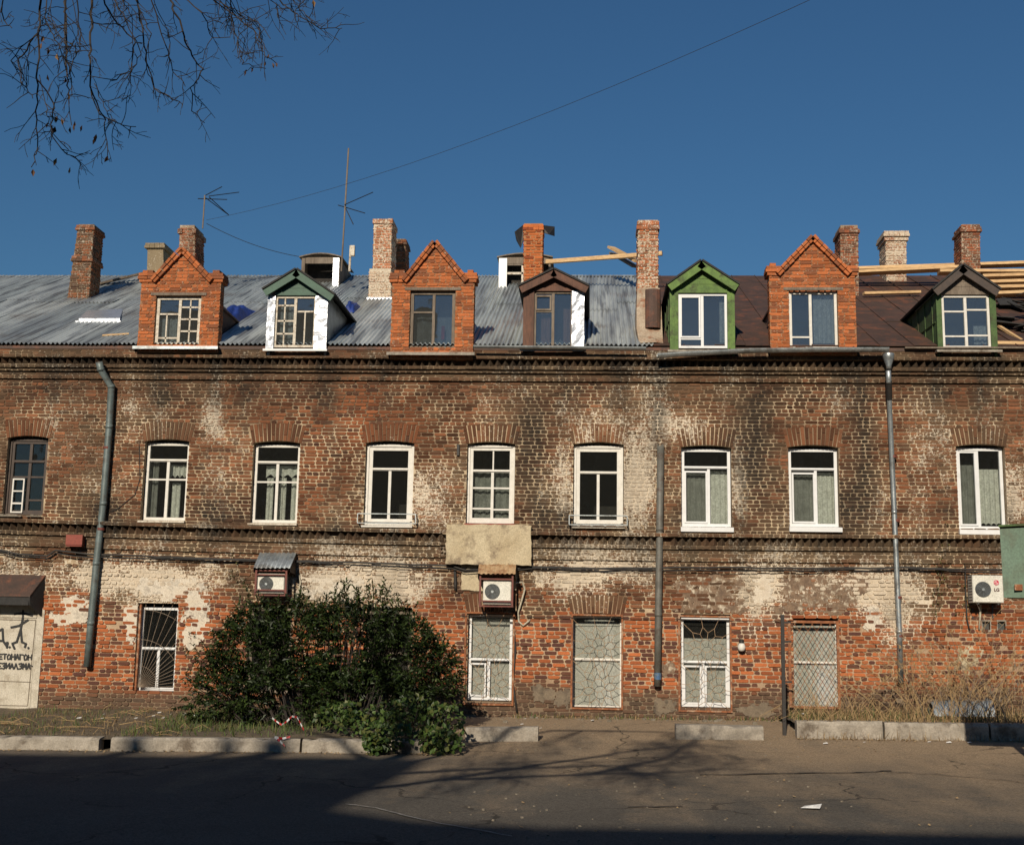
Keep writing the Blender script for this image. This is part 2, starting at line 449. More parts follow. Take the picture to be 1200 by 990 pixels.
def facade_look(px, py, cx, cy, r1, r2, hd, mo):
    n1 = fbm(cx / 70, cy / 60, 1); n2 = fbm(px / 22, py / 17, 2); n3 = fbm(px / 15, py / 150, 3); n4 = fbm(cx / 30, cy / 24, 5)
    s = spx(cx)
    low = sstep((cy - (s + 46) - (n4 - .5) * 70) / 22)
    o = np.clip(low + blob(cx, cy, ORANGE) * (0.6 + n4 * .8), 0, 1)
    base = sstep((cy - 795 - (n1 - .5) * 40) / 25)                           # ground damp
    o = o * (1 - .75 * base)
    o = np.clip(o, 0, 1)
    up = np.stack([.150 + .10 * (r2 - .5), .064 + .032 * (r2 - .5), .032 + .012 * (r2 - .5)], 1)
    up = up * (0.42 + .92 * n1)[:, None] * (0.36 + 1.08 * r1)[:, None]
    grey = np.stack([.120 + 0 * r1, .082 + 0 * r1, .048 + 0 * r1], 1)
    bnd = np.clip(np.exp(-((cy - (s - 16)) / 16) ** 2) + np.exp(-((cy - 430) / 14) ** 2), 0, 1)
    g = np.clip(sstep((n4 - .42) / .3) * .6 + bnd * .75, 0, .95)[:, None] * (1 - low)[:, None]
    up = up * (1 - g) + grey * g * (0.8 + .4 * r2)[:, None]
    orange = np.stack([.305 + .15 * (r1 - .5), .092 + .05 * (r1 - .5), .034 + .016 * (r1 - .5)], 1) * (.5 + .95 * n4)[:, None]
    dark = np.stack([.085 + .03 * r1, .036 + .012 * r1, .028 + 0 * r1], 1)
    chance = np.where(hd > .5, .52, .20) * np.where((cx > 540) & (cx < 930), 1.25, .75)
    isd = (r2 < chance * (0.4 + n1 * 1.2)).astype(float)[:, None]
    orange = orange * (1 - isd) + dark * isd
    b = up * (1 - o)[:, None] + orange * o[:, None]
    bb = base[:, None] * .7
    b = b * (1 - bb) + np.array([.10, .072, .05]) * bb
    topdirt = sstep((500 - cy + (n4 - .5) * 60) / 60) * (1 - low)
    ml = np.clip(.42 - topdirt * .40 + (n2 - .5) * 2.8 + (n4 - .5) * 1.0 + blob(px, py, WHITE) * 1.2 + blob(px, py, SOOT) * .6, 0.0, 1)[:, None]
    mu = np.array([.13, .080, .048]) * (1 - ml) + np.array([.50, .39, .255]) * ml
    mlow = np.array([.26, .14, .08]) * (1 - n4)[:, None] + np.array([.46, .36, .24]) * n4[:, None]
    m_ = mu * (1 - low)[:, None] + mlow * low[:, None]
    m_ = m_ * (1 - bb) + np.array([.12, .09, .06]) * bb
    tint = np.where(mo[:, None] > .5, m_, b)
    mid = np.exp(-((cy - (s + 22)) / 24) ** 2)
    W = .06 + blob(px, py, WHITE) * np.where(py < 620, 1.45, .95) + .20 * mid + .55 * (n2 - .5) + .95 * (n3 - .5) + .40 * (n1 - .5)
    bandw = np.exp(-((cy - (s - 16)) / 16) ** 2) + np.exp(-((cy - 430) / 14) ** 2)
    W = W + np.where(mo > .5, .12, 0) - .22 * low * (1 - blob(cx, cy, [(890, 720, 40, 30, .8), (1040, 730, 60, 30, .7)])) - .04 * topdirt + .16 * bandw
    W = W + np.where(mo > .5, 1.0, .25) * blob(px, py, [(900, 725, 45, 40, .55), (1050, 725, 70, 45, .5), (690, 700, 60, 16, .3), (150, 740, 60, 40, .25)])
    W = np.clip(W, 0, 1)
    S = blob(px, py, SOOT) * 1.75 * (.45 + 1.1 * n3) + 1.5 * np.clip(n3 - .50, 0, 1) * (1 - low) + .25 * topdirt * n3 + .25 * base * n2
    band = np.exp(-((cy - (s - 16)) / 15) ** 2) + np.exp(-((cy - 430) / 13) ** 2)
    S = S + .50 * band * (.25 + 1.2 * n3)
    S = np.where(mo > .5, S * .58, S)
    return np.clip(tint, 0.004, 1), np.stack([W, np.clip(S, 0, .93), 0 * W], 1)

def arch_look(px, py, cx, cy, r1, r2, hd, mo):
    t, s = facade_look(px, py, cx, cy - 32, r1, r2, hd, mo)
    red = np.stack([.13 + .05 * (r1 - .5), .062 + .015 * (r1 - .5), .033 + 0 * r1], 1)
    k = (.0 + .3 * fbm(cx / 60, cy / 40, 9))[:, None]
    return t * (1 - k) + red * k, s * np.array([.9, .8, 1])

# ------------------------------------------------------------------ openings
# windows: frame rectangle in the photo, with its wood, bars and sill
def rect(px0, px1, py0, py1, y):
    a = at(px0, (py0 + py1) / 2, y); b = at(px1, (py0 + py1) / 2, y)
    t = at((px0 + px1) / 2, py0, y); u = at((px0 + px1) / 2, py1, y)
    return a[0], b[0], u[2], t[2]
UP = [  # x0 x1 y0 y1, frame px, transoms, mullions (x, from y, to y), glazing bars (y, x0, x1), material, sill
    dict(r=(10, 56, 515, 603), fw=5, tr=[541], mu=[(34, 515, 603)], gb=[(559, 10, 34), (559, 34, 56), (586, 34, 56)], m='dark_wood', sill=None, arch=1),
    dict(r=(170.5, 221, 519, 609.5), fw=3.2, tr=[539.5], mu=[(196, 541, 609)], gb=[(562, 171, 196), (562, 196, 221)], m='white_paint', sill='old_white', arch=1),
    dict(r=(297.5, 351, 521, 612.5), fw=3.2, tr=[542], mu=[(324.5, 543, 612)], gb=[(565, 298, 324), (565, 325, 351)], m='white_paint', sill='old_white', arch=1),
    dict(r=(429, 484.5, 521, 615), fw=7, tr=[550], mu=[(456.5, 552, 615)], gb=[], m='old_white2', sill='white_paint', arch=1, rail=(419, 487, 602, 613)),
    dict(r=(548, 603, 522, 613), fw=6, tr=[552], mu=[(577, 552, 613)], gb=[(572, 550, 576), (572, 578, 600), (596, 550, 576), (597, 578, 600)], m='old_white2', sill='red_box', arch=1, vb=[(577.5, 528, 551)]),
    dict(r=(672.5, 730, 522.5, 616), fw=7, tr=[554], mu=[(701, 556, 616)], gb=[], m='old_white2', sill='old_white', arch=1, rail=(667, 735, 604, 615)),
    dict(r=(798.5, 856, 526, 617), fw=3.5, tr=[548], mu=[(830.5, 549, 617)], gb=[], m='white_plastic', sill='white_plastic', arch=1, sash=[(802, 829, 552, 613)]),
    dict(r=(924, 981.5, 526, 617), fw=3.5, tr=[550], mu=[(956, 551, 617)], gb=[], m='white_plastic', sill='white_plastic', arch=1, sash=[(928, 955, 554, 613)]),
    dict(r=(1120.5, 1176, 525, 620), fw=3.5, tr=[], mu=[(1146.5, 525, 620)], gb=[], m='white_plastic', sill='white_plastic', arch=1, sash=[(1124, 1145, 529, 616)]),
]
LOW = [
    dict(r=(163, 209, 711, 809), fw=3.5, tr=[760], mu=[(186, 761, 809)], gb=[], m='white_plastic', sill=None, arch=2, dep=.17),
    dict(r=(292, 342, 712, 812), fw=3.5, tr=[762], mu=[(317, 763, 812)], gb=[], m='old_wood', sill=None, arch=2),
    dict(r=(430, 482, 716, 816), fw=3.5, tr=[766], mu=[(456, 767, 816)], gb=[], m='old_wood', sill=None, arch=2),
    dict(r=(549, 600, 720, 820), fw=3, tr=[773], mu=[(573, 775, 820)], gb=[], m='white_plastic', sill=None, arch=1, sash=[(551, 570, 777, 816)]),
    dict(r=(671, 728, 722, 828), fw=1.6, tr=[773], mu=[], gb=[], m='white_paint', sill=None, arch=1, dep=.2),
    dict(r=(798, 855, 724, 828), fw=3, tr=[776], mu=[(824, 778, 828)], gb=[], m='white_plastic', sill=None, arch=2, sash=[(801, 822, 780, 825), (826, 852, 780, 825)]),
    dict(r=(929, 981, 728, 828), fw=1.4, tr=[776.5], mu=[], gb=[], m='white_paint', sill=None, arch=2, dep=.2),
]
M['old_white2'] = M['white_paint']
WY = D + 0.13
holes, archbands = [], []
for w in UP + LOW:
    w['dep'] = w.get('dep', .13)
    x0, x1, z0, z1 = rect(*w['r'], D + w['dep'])
    w['R'] = (x0, x1, z0, z1)
    e = .012
    w['H'] = (x0 - e, x1 + e, z0 - .02, z1 + .075)
    holes.append(w['H'])
    if w['arch'] == 1: archbands.append(w['H'])
door_r = rect(-30, 47, 705, 829, D + .05)
holes.append((door_r[0] - .02, door_r[1] + .02, -1.0, door_r[3] + .02))
vents = [rect(1151, 1160, 728, 738, D), rect(1169, 1178, 728, 738, D)]
holes += vents
HV = vents
RISE, AH, FAN = .055, .37, .085

# ------------------------------------------------------------------ wall core (the mortar bed) with its openings and reveals
core = MB()
def zband_top(x): return zc(x) + EAVE
xs = sorted(set([round(v, 4) for h in holes for v in h[:2]] + list(np.round(np.arange(XL, XR + .15, .3), 4))))
zz = sorted(set([round(v, 4) for h in holes for v in h[2:]] + list(np.round(np.arange(Z0, 7.2, .22), 4))))
xs = [x for i, x in enumerate(xs) if i == 0 or x - xs[i - 1] > 1e-3]
zz = [z for i, z in enumerate(zz) if i == 0 or z - zz[i - 1] > 1e-3]
idx = {}
def cv(x, z):
    k = (round(x, 4), round(z, 4))
    if k not in idx:
        idx[k] = len(core.V)
        core.V.append((x, D, z)); core.C.append((x, D, z)); core.Q.append((.5, .5, 0, 1))
    return idx[k]
for i in range(len(xs) - 1):
    for j in range(len(zz) - 1):
        mx_, mz_ = (xs[i] + xs[i + 1]) / 2, (zz[j] + zz[j + 1]) / 2
        if any(h[0] < mx_ < h[1] and h[2] < mz_ < h[3] for h in holes): continue
        core.F.append((cv(xs[i], zz[j]), cv(xs[i + 1], zz[j]), cv(xs[i + 1], zz[j + 1]), cv(xs[i], zz[j + 1])))
for (a, b, c, d) in holes:
    dp = D + .34
    q = dict(q=(.5, .5, 0, 1))
    core.add([(a, D, c), (a, dp, c), (a, dp, d), (a, D, d)], [(0, 1, 2, 3)], **q)
    core.add([(b, D, c), (b, dp, c), (b, dp, d), (b, D, d)], [(3, 2, 1, 0)], **q)
    core.add([(a, D, d), (b, D, d), (b, dp, d), (a, dp, d)], [(0, 1, 2, 3)], **q)
    core.add([(a, D, c), (b, D, c), (b, dp, c), (a, dp, c)], [(3, 2, 1, 0)], **q)
wall = obj('wall', core, 'brick', building, facade_look)
# plain shell behind: ends, back and floors keep the rooms dark
sh = MB()
ztop = float(zc(0)) + EAVE
BACK = 41.0
sh.box(XL, XL + .3, D + .05, BACK, Z0, ztop - .02); sh.box(XR - .3, XR, D + .05, BACK, Z0, ztop - .02)
sh.box(XL, XR, BACK - .3, BACK, Z0, ztop - .02)
obj('rear_wall', sh, 'far_wall', building)
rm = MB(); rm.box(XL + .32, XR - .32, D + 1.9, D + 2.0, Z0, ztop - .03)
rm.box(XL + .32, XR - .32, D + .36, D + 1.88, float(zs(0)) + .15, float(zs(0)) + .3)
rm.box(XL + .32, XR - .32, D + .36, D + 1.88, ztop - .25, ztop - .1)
obj('interior_wall', rm, 'unlit_room', building)  # dark-painted sheets stand in for the shade inside the rooms

# ------------------------------------------------------------------ bricks
def brick_box(mb, T, u0, u1, v0, v1, out, q, c=None, back=.03, jit=.005):
    j = lambda: random.uniform(-jit, jit)
    w, h = u1 - u0, v1 - v0
    c1, c2, c3, c4 = (min(random.uniform(.15, .38) * h, .3 * w) for _ in range(4))
    uv = [(u0 + c1 * 1.3, v0), (u1 - c2 * 1.3, v0), (u1, v0 + c2), (u1, v1 - c3), (u1 - c3 * 1.3, v1), (u0 + c4 * 1.3, v1), (u0, v1 - c4), (u0, v0 + c1)]
    uv = [(a + j(), b + j() * .8) for a, b in uv]
    p = [T(a, b, out + j() * .6) for a, b in uv] + [T(a, b, -back) for a, b in uv]
    fs = [(0, 1, 2, 3, 4, 5, 6, 7)] + [(i + 8, (i + 1) % 8 + 8, (i + 1) % 8, i) for i in range(8)]
    mb.add(p, fs, c=T((u0 + u1) / 2, (v0 + v1) / 2, out) if c is None else c, q=q)
def lay(mb, T, u_lo, u_hi, rows, blocked=lambda v, u: [], out=.014, L=.256, H=.13, gap=.0185, single=None, loss=.0, outj=.004):
    """lay bricks in rows [(v0, v1)]; T maps (u, v, out) to the place; blocked gives the u-intervals without bricks"""
    for r, (v0, v1) in enumerate(rows):
        u = u_lo - random.uniform(0, .03) - (0 if r % 2 else .19)
        k = r % 2
        bl = blocked((v0 + v1) / 2, r)
        while u < u_hi:
            hdr = (r % 2 == 0) != (random.random() < .14)
            ln = (H if hdr else L) * random.uniform(.96, 1.04)
            segs = [(max(u, u_lo), min(u + ln - gap, u_hi))]
            for (a, b) in bl:
                ns = []
                for (s0, s1) in segs:
                    if b <= s0 or a >= s1: ns.append((s0, s1)); continue
                    if a > s0: ns.append((s0, a))
                    if b < s1: ns.append((b, s1))
                segs = ns
            for (s0, s1) in segs:
                if s1 - s0 < .035: continue
                q = (random.random(), random.random(), 1.0 if hdr else 0.0, 0.0)
                o = out + random.uniform(-outj, outj)
                if random.random() < loss: o = -.006 - random.random() * .012
                tgt = mb
                if single is not None:
                    t = single(s0, s1, (v0 + v1) / 2, hdr)
                    if t is not None: tgt = t
                brick_box(tgt, T, s0, s1, v0 + gap * .5, v1 - gap * .5, o, q)
            u += ln
            k += 1

stuff = MB()
singles = []
def blocked_at(zfun):
    def f(v, r):
        out = []
        for h in holes:
            z = zfun((h[0] + h[1]) / 2, v)
            top = h[3] - .012 if h in archbands else h[3]
            if h[2] < z < h[3]: out.append((h[0], h[1]))
            elif h in archbands and h[3] - .02 <= z < h[3] + AH - .05:
                e = .03 + FAN * (z - h[3]) / AH
                out.append((h[0] - e, h[1] + e))
        return out
    return f
ZA = Z0 + .3
HL = float(zs(0)) - ZA
HU = float(zc(0) - zs(0)) - ST
zlow = lambda x, v: ZA + (zs(x) - ZA) * v / HL
zupp = lambda x, v: zs(x) + ST + (zc(x) - zs(x) - ST) * v / HU
def wallT(zf):
    return lambda u, v, o: (u, D - o, float(zf(u, v)))
def rows_of(h, n): return [(h * i / n, h * (i + 1) / n) for i in range(n)]
def pick_low(s0, s1, v, hdr):
    if hdr or s1 - s0 < .22 or len(singles) >= 300: return None
    px_, py_ = proj(np.array([((s0 + s1) / 2, D, float(zlow(s0, v)))]))
    if not (702 < py_[0] < 815 and ((600 < px_[0] < 1180) or (55 < px_[0] < 160))): return None
    m_ = MB(); singles.append(m_)
    return m_
lay(stuff, wallT(zlow), XL, XR, rows_of(HL, round(HL / .0785))[::-1], blocked_at(zlow), single=pick_low, out=.018, outj=.012, loss=.015)
lay(stuff, wallT(zupp), XL, XR, rows_of(HU, round(HU / .0765)), blocked_at(zupp))

# projecting courses of the string course and the cornice
patch_r = rect(524, 623, 618, 661, D)                       # the plastered block that replaces the string course under a window
def band(zf, lo, hi, n, out, cut=None, x0=XL, x1=XR):
    xs_ = np.arange(x0, x1 + .01, .3)
    trims = [MB(), MB()]
    for a, b in zip(xs_[:-1], xs_[1:]):
        if cut and cut[0] < (a + b) / 2 < cut[1]: continue
        trims[1 if cut and a > cut[0] else 0].hexa([(a, D - out, zf(a) + lo), (b, D - out, zf(b) + lo), (b, D - out, zf(b) + hi), (a, D - out, zf(a) + hi),
                   (a, D + .02, zf(a) + lo), (b, D + .02, zf(b) + lo), (b, D + .02, zf(b) + hi), (a, D + .02, zf(a) + hi)])
    for t_ in trims:
        if t_.V: obj('moulding', t_, 'brick', building, facade_look)
    T = lambda u, v, o: (u, D - out - o, float(zf(u)) + lo + v)
    lay(stuff, T, x0, x1, rows_of(hi - lo, n), (lambda v, r: [cut[:2]]) if cut else (lambda v, r: []), out=.008, gap=.012)
cut = (patch_r[0], patch_r[1])
band(zs, 0.0, .235, 3, .06, cut)
band(zs, .2355, .31, 1, .12, cut)
band(zs, .31, .475, 2, .02, cut)
band(zs, .475, .545, 1, .19, cut)
band(zc, 0.0, .155, 2, .065)
band(zc, .1555, .22, 1, .13)
band(zc, .2205, .285, 1, .19)
band(zc, .285, .425, 2, .06)
band(zc, .4255, .49, 1, .25)
band(zc, .4905, EAVE - .015, 3, .19)
def tooth(zf, x, lo, hi, y0, tip):
    m_ = MB()
    hw = .072
    t = tip * random.uniform(.85, 1.05)
    p = [(x - hw, D - y0), (x, D - y0 - t), (x + hw, D - y0)]
    za, zb = float(zf(x)) + lo, float(zf(x)) + hi
    vs = [(a, b, za) for a, b in p] + [(a, b, zb) for a, b in p]
    m_.add(vs, [(0, 1, 4, 3), (1, 2, 5, 4), (0, 2, 1), (3, 4, 5)], c=(x, D, (za + zb) / 2), q=(random.random(), random.random(), 1, 0))
    return m_
for zf, lo, hi, y0, tip, ct in ((zs, .318, .468, .028, .13, cut), (zc, .292, .418, .068, .15, None)):
    x = XL + .1
    while x < XR:
        if not (ct and ct[0] - .05 < x < ct[1] + .05) and random.random() > .03 and at(-12, 500)[0] < x < at(1212, 500)[0]:
            obj('dogtooth_brick', tooth(zf, x, lo, hi, y0, tip), 'brick', building, facade_look)
        x += .1565
# flat arches over the windows
for w in UP + LOW:
    if w['arch'] != 1: continue
    x0, x1, z0, z1 = w['H']
    n = round((x1 - x0 + .06) / .078)
    cxm, hw = (x0 + x1) / 2, (x1 - x0) / 2 + .03
    arc = lambda t: z1 - RISE * t * t - .012          # t in -1..1 across the opening
    ax = lambda t, v: cxm + t * (hw + FAN * v)
    c_ = MB(); jm = dict(q=(.5, .5, 0, 1))
    for k in range(n):
        t0, t1 = -1 + 2 * k / n, -1 + 2 * (k + 1) / n
        c_.hexa([(ax(t0, 0), D - .002, arc(t0)), (ax(t1, 0), D - .002, arc(t1)), (ax(t1, 1), D - .002, arc(t1) + AH), (ax(t0, 1), D - .002, arc(t0) + AH),
                 (ax(t0, 0), D + .12, arc(t0)), (ax(t1, 0), D + .12, arc(t1)), (ax(t1, 1), D + .12, arc(t1) + AH), (ax(t0, 1), D + .12, arc(t0) + AH)])
    obj('arch_bed', c_, 'brick', building, facade_look)
    for k in range(n):
        t0, t1 = -1 + 2 * (k + .12) / n, -1 + 2 * (k + .88) / n
        cutv = [(0, .66), (.69, 1)] if k % 3 == 0 else [(0, 1)] if k % 3 == 1 else [(0, .31), (.34, 1)]
        for va, vb in cutv:
            m_ = MB()
            o = D - .014 - random.uniform(0, .006)
            q = (random.random() * .75, .1 + .8 * random.random(), 0, 0)
            zm = arc((t0 + t1) / 2) + AH * (va + vb) / 2
            m_.hexa([(ax(t0, va), o, arc(t0) + AH * va), (ax(t1, va), o, arc(t1) + AH * va), (ax(t1, vb), o, arc(t1) + AH * vb), (ax(t0, vb), o, arc(t0) + AH * vb),
                     (ax(t0, va), D + .12, arc(t0) + AH * va), (ax(t1, va), D + .12, arc(t1) + AH * va), (ax(t1, vb), D + .03, arc(t1) + AH * vb), (ax(t0, vb), D + .03, arc(t0) + AH * vb)],
                    back=False, c=(cxm, D, zm), q=q)
            obj('arch_brick', m_, 'brick', building, arch_look)
obj('brick', stuff, 'brick', building, facade_look, kind='stuff')
for m_ in singles: obj('brick', m_, 'brick', building, facade_look)

# plaster left on the wall in torn patches, and the block below the middle window
def plaster(shapes, mat, name='plaster_patch', seed=0, out=.020, cell=.022, thr=.5):
    c = np.array([[s[0], s[1]] for s in shapes], float)
    pb = (min(s[0] - s[2] * 1.5 for s in shapes), max(s[0] + s[2] * 1.5 for s in shapes), min(s[1] - s[3] * 1.5 for s in shapes), max(s[1] + s[3] * 1.5 for s in shapes))
    x0, x1, z0, z1 = rect(*pb, D)
    nx, nz = int((x1 - x0) / cell), int((z1 - z0) / cell)
    X, Z = np.meshgrid(x0 + cell * (np.arange(nx) + .5), z0 + cell * (np.arange(nz) + .5), indexing='ij')
    px, py = proj(np.stack([X.ravel(), np.full(X.size, D), Z.ravel()], 1))
    f = np.zeros(px.shape)
    for (cx, cy, rx, ry) in shapes:
        d = np.maximum(np.abs(px - cx) / rx, np.abs(py - cy) / ry) * .5 + .5 * np.hypot((px - cx) / rx, (py - cy) / ry)
        f = np.maximum(f, 1.25 - .75 * d)
    f = (f + (fbm(px / 14, py / 11, 20 + seed) - .5) * 1.1 + (fbm(px / 4, py / 3.4, 40 + seed) - .5) * .55).reshape(X.shape)
    ok = f > thr
    for h in holes:
        ok &= ~((X > h[0] - .01) & (X < h[1] + .01) & (Z > h[2] - .01) & (Z < h[3] + .01))
    comp = -np.ones(ok.shape, int); sizes = []
    for i in range(nx):
        for k in range(nz):
            if not ok[i, k] or comp[i, k] >= 0: continue
            todo = [(i, k)]; comp[i, k] = len(sizes); n_ = 0
            while todo:
                a, b = todo.pop(); n_ += 1
                for e, g in ((a + 1, b), (a - 1, b), (a, b + 1), (a, b - 1)):
                    if 0 <= e < nx and 0 <= g < nz and ok[e, g] and comp[e, g] < 0: comp[e, g] = len(sizes); todo.append((e, g))
            sizes.append(n_)
    mbs = [MB() if s_ >= 14 else None for s_ in sizes]
    for i in range(nx):
        for k in range(nz):
            if not ok[i, k]: continue
            mb = mbs[comp[i, k]]
            if mb is None: continue
            a, b, c0, d0 = x0 + i * cell, x0 + (i + 1) * cell, z0 + k * cell, z0 + (k + 1) * cell
            y = D - out
            e = min(1, max(0, f[i, k] - thr) * 6)
            mb.add([(a, y, c0), (b, y, c0), (b, y, d0), (a, y, d0)], [(0, 1, 2, 3)])
            for (nb, p, q) in (((i - 1, k), (a, c0), (a, d0)), ((i + 1, k), (b, d0), (b, c0)), ((i, k - 1), (b, c0), (a, c0)), ((i, k + 1), (a, d0), (b, d0))):
                if not (0 <= nb[0] < nx and 0 <= nb[1] < nz) or not ok[nb]:
                    mb.add([(p[0], y, p[1]), (q[0], y, q[1]), (q[0], D, q[1]), (p[0], D, p[1])], [(0, 1, 2, 3)])
    for mb in mbs:
        if mb is not None: obj(name, mb, mat, building, white_look)
def white_look(px, py, cx, cy, r1, r2, hd, mo):
    n = fbm(px / 16, py / 12, 77)
    t = np.array([.52, .48, .41]) * (0.55 + .7 * n)[:, None]
    return t, np.stack([.35 + .7 * n, .12 * (fbm(px / 12, py / 90, 8)), 0 * n], 1)
plaster([(200, 690, 42, 13), (230, 715, 16, 26), (225, 745, 14, 16)], 'plaster_white', seed=1, thr=.58)
plaster([(88, 718, 22, 17), (66, 722, 10, 8)], 'plaster_white', seed=2, thr=.6)
plaster([(155, 728, 7, 18)], 'plaster_white', seed=3)
plaster([(400, 686, 60, 20)], 'plaster_white', seed=4, thr=.8)
plaster([(895, 690, 22, 24)], 'plaster_white', seed=5, thr=.72)
plaster([(830, 696, 40, 22)], 'plaster_brown', seed=6)
plaster([(958, 698, 50, 24)], 'plaster_brown', seed=7)
plaster([(640, 812, 14, 9), (660, 818, 10, 12)], 'old_cement', seed=8, out=.03)
plaster([(1022, 722, 14, 18)], 'plaster_white', seed=9, thr=.66)
plaster([(783, 786, 9, 10)], 'plaster_brown', seed=10)
plaster([(1135, 780, 30, 34)], 'concrete_beige', seed=11, thr=.86, out=.018)
plaster([(885, 832, 24, 9)], 'old_cement', seed=12, out=.03, thr=.62)
plaster([(778, 828, 12, 12)], 'old_cement', seed=13, out=.03)
px0, px1, pz0, pz1 = patch_r
pb = MB()
n = 24
def plas(x0, x1, z0, z1, out, mb):
    nx, nz = max(2, int((x1 - x0) / .08)), max(2, int((z1 - z0) / .08))
    vs, fs = [], []
    for i in range(nx + 1):
        for k in range(nz + 1):
            x, z = x0 + (x1 - x0) * i / nx, z0 + (z1 - z0) * k / nz
            edge = i in (0, nx) or k in (0, nz)
            vs.append((x + (random.uniform(-.012, .012)), D - out + random.uniform(-.006, .006), z + (random.uniform(-.012, .012))))
    for i in range(nx):
        for k in range(nz):
            b = i * (nz + 1) + k
            fs.append((b, b + nz + 1, b + nz + 2, b + 1))
    rim = [i * (nz + 1) for i in range(nx + 1)] + [nx * (nz + 1) + k for k in range(1, nz + 1)] + [i * (nz + 1) + nz for i in range(nx - 1, -1, -1)] + [k for k in range(nz - 1, 0, -1)]
    base = len(vs)
    for r_ in rim: vs.append((vs[r_][0], D + .01, vs[r_][2]))
    for j in range(len(rim)):
        j2 = (j + 1) % len(rim)
        fs.append((rim[j], rim[j2], base + j2, base + j))
    mb.add(vs, fs)
plas(px0, px1, pz0 - .02, pz1 + .04, .22, pb)
r2_ = rect(541, 606, 659, 692, D)
plas(r2_[0], r2_[1], r2_[2], r2_[3] - .03, .05, pb)
obj('plaster_block', pb, 'concrete_beige', building)

# ------------------------------------------------------------------ windows
def pxmap(w):
    x0, x1, z0, z1 = w['R']; a, b, c, d = w['r']
    return (lambda p: x0 + (p - a) / (b - a) * (x1 - x0)), (lambda p: z1 - (p - c) / (d - c) * (z1 - z0))
def make_window(w, y, parent, glassm='glass', name='window', sub=True):
    fx, fz = pxmap(w)
    x0, x1, z0, z1 = w['R']
    k = (x1 - x0) / (w['r'][1] - w['r'][0])
    fw = w['fw'] * k
    m = w['m']
    f = MB()
    for a in ((x0, x0 + fw, z0, z1), (x1 - fw, x1, z0, z1), (x0 + fw, x1 - fw, z0, z0 + fw), (x0 + fw, x1 - fw, z1 - fw, z1)):
        f.box(a[0], a[1], y, y + .07, a[2], a[3])
    if w['fw'] >= 5:                                              # an old deep casing: a raised outer moulding
        for a in ((x0, x0 + fw * .4, z0, z1), (x1 - fw * .4, x1, z0, z1), (x0 + fw * .4, x1 - fw * .4, z1 - fw * .4, z1)):
            f.box(a[0], a[1], y - .025, y - .001, a[2], a[3])
    win = obj(name, f, m, parent)
    sp = win if sub else parent
    iw = 1.6 * k
    for t in w.get('tr', []):
        b = MB(); z = fz(t); b.box(x0 + fw, x1 - fw, y + .004, y + .065, z - iw, z + iw); b.box(x0 + fw, x1 - fw, y - .018, y + .003, z - iw * .5, z + iw * .2)
        obj('transom', b, m, sp)
    for (mx_, a, b_) in w.get('mu', []):
        b = MB(); x = fx(mx_)
        b.box(x - iw, x + iw, y + .008, y + .062, max(fz(b_), z0 + fw), min(fz(a), z1 - fw)); obj('mullion', b, m, sp)
    for (gy, a, b_) in w.get('gb', []):
        b = MB(); z = fz(gy); b.box(max(fx(a), x0 + fw), min(fx(b_), x1 - fw), y + .016, y + .05, z - iw * .6, z + iw * .6); obj('glazing_bar', b, m, sp)
    for (bx, a, b_) in w.get('vb', []):
        b = MB(); x = fx(bx); b.box(x - iw * .5, x + iw * .5, y + .016, y + .05, fz(b_), fz(a)); obj('glazing_bar', b, m, sp)
    for (a, b_, c, d) in w.get('sash', []):
        b = MB(); X0, X1, zt, zb = fx(a), fx(b_), fz(c), fz(d); s = 2.0 * k
        for q in ((X0, X0 + s, zb, zt), (X1 - s, X1, zb, zt), (X0 + s, X1 - s, zb, zb + s), (X0 + s, X1 - s, zt - s, zt)): b.box(q[0], q[1], y - .006, y + .055, q[2], q[3])
        obj('sash', b, m, sp)
    # one pane for each light between transom and mullions
    zcuts = [z1 - fw] + [fz(t) for t in w.get('tr', [])] + [z0 + fw]
    for i in range(len(zcuts) - 1):
        zt, zb = zcuts[i], zcuts[i + 1]
        mus = [fx(q[0]) for q in w.get('mu', []) if fz(q[1]) > (zt + zb) / 2 > fz(q[2])]
        xc = [x0 + fw] + mus + [x1 - fw]
        for j in range(len(xc) - 1):
            g = MB(); tl = random.uniform(-.006, .006)
            yy = y + .036
            g.hexa([(xc[j], yy, zb), (xc[j + 1], yy + tl, zb), (xc[j + 1], yy + tl, zt), (xc[j], yy, zt),
                    (xc[j], yy + .004, zb), (xc[j + 1], yy + .004 + tl, zb), (xc[j + 1], yy + .004 + tl, zt), (xc[j], yy + .004, zt)])
            obj('pane', g, w.get('g', glassm), sp)
    return win
for w in UP + LOW:
    win = make_window(w, D + w['dep'], building, 'glass_low' if w in LOW[3:] else 'glass')
    x0, x1, z0, z1 = w['R']
    if w.get('sill'):
        b = MB()
        th = .10 if w['sill'] == 'white_plastic' else .045
        b.hexa([(x0 - .03, D - .10, z0 - th - .02), (x1 + .03, D - .10, z0 - th - .02), (x1 + .03, D - .10, z0 - .03), (x0 - .03, D - .10, z0 - .03),
                (x0 - .03, D + .14, z0 - th), (x1 + .03, D + .14, z0 - th), (x1 + .03, D + .14, z0 - .003), (x0 - .03, D + .14, z0 - .003)])
        obj('sill', b, w['sill'], win)
    if 'rail' in w:
        a, b_, c, d = rect(*w['rail'], D - .16)
        t = MB()
        for z in (c, d): t.tube([(a, D - .02, z), (a, D - .16, z), (b_, D - .16, z), (b_, D - .02, z)], .012)
        for x in (a, b_): t.tube([(x, D - .16, c), (x, D - .16, d)], .012)
        obj('window_rail', t, 'galvanised', win)
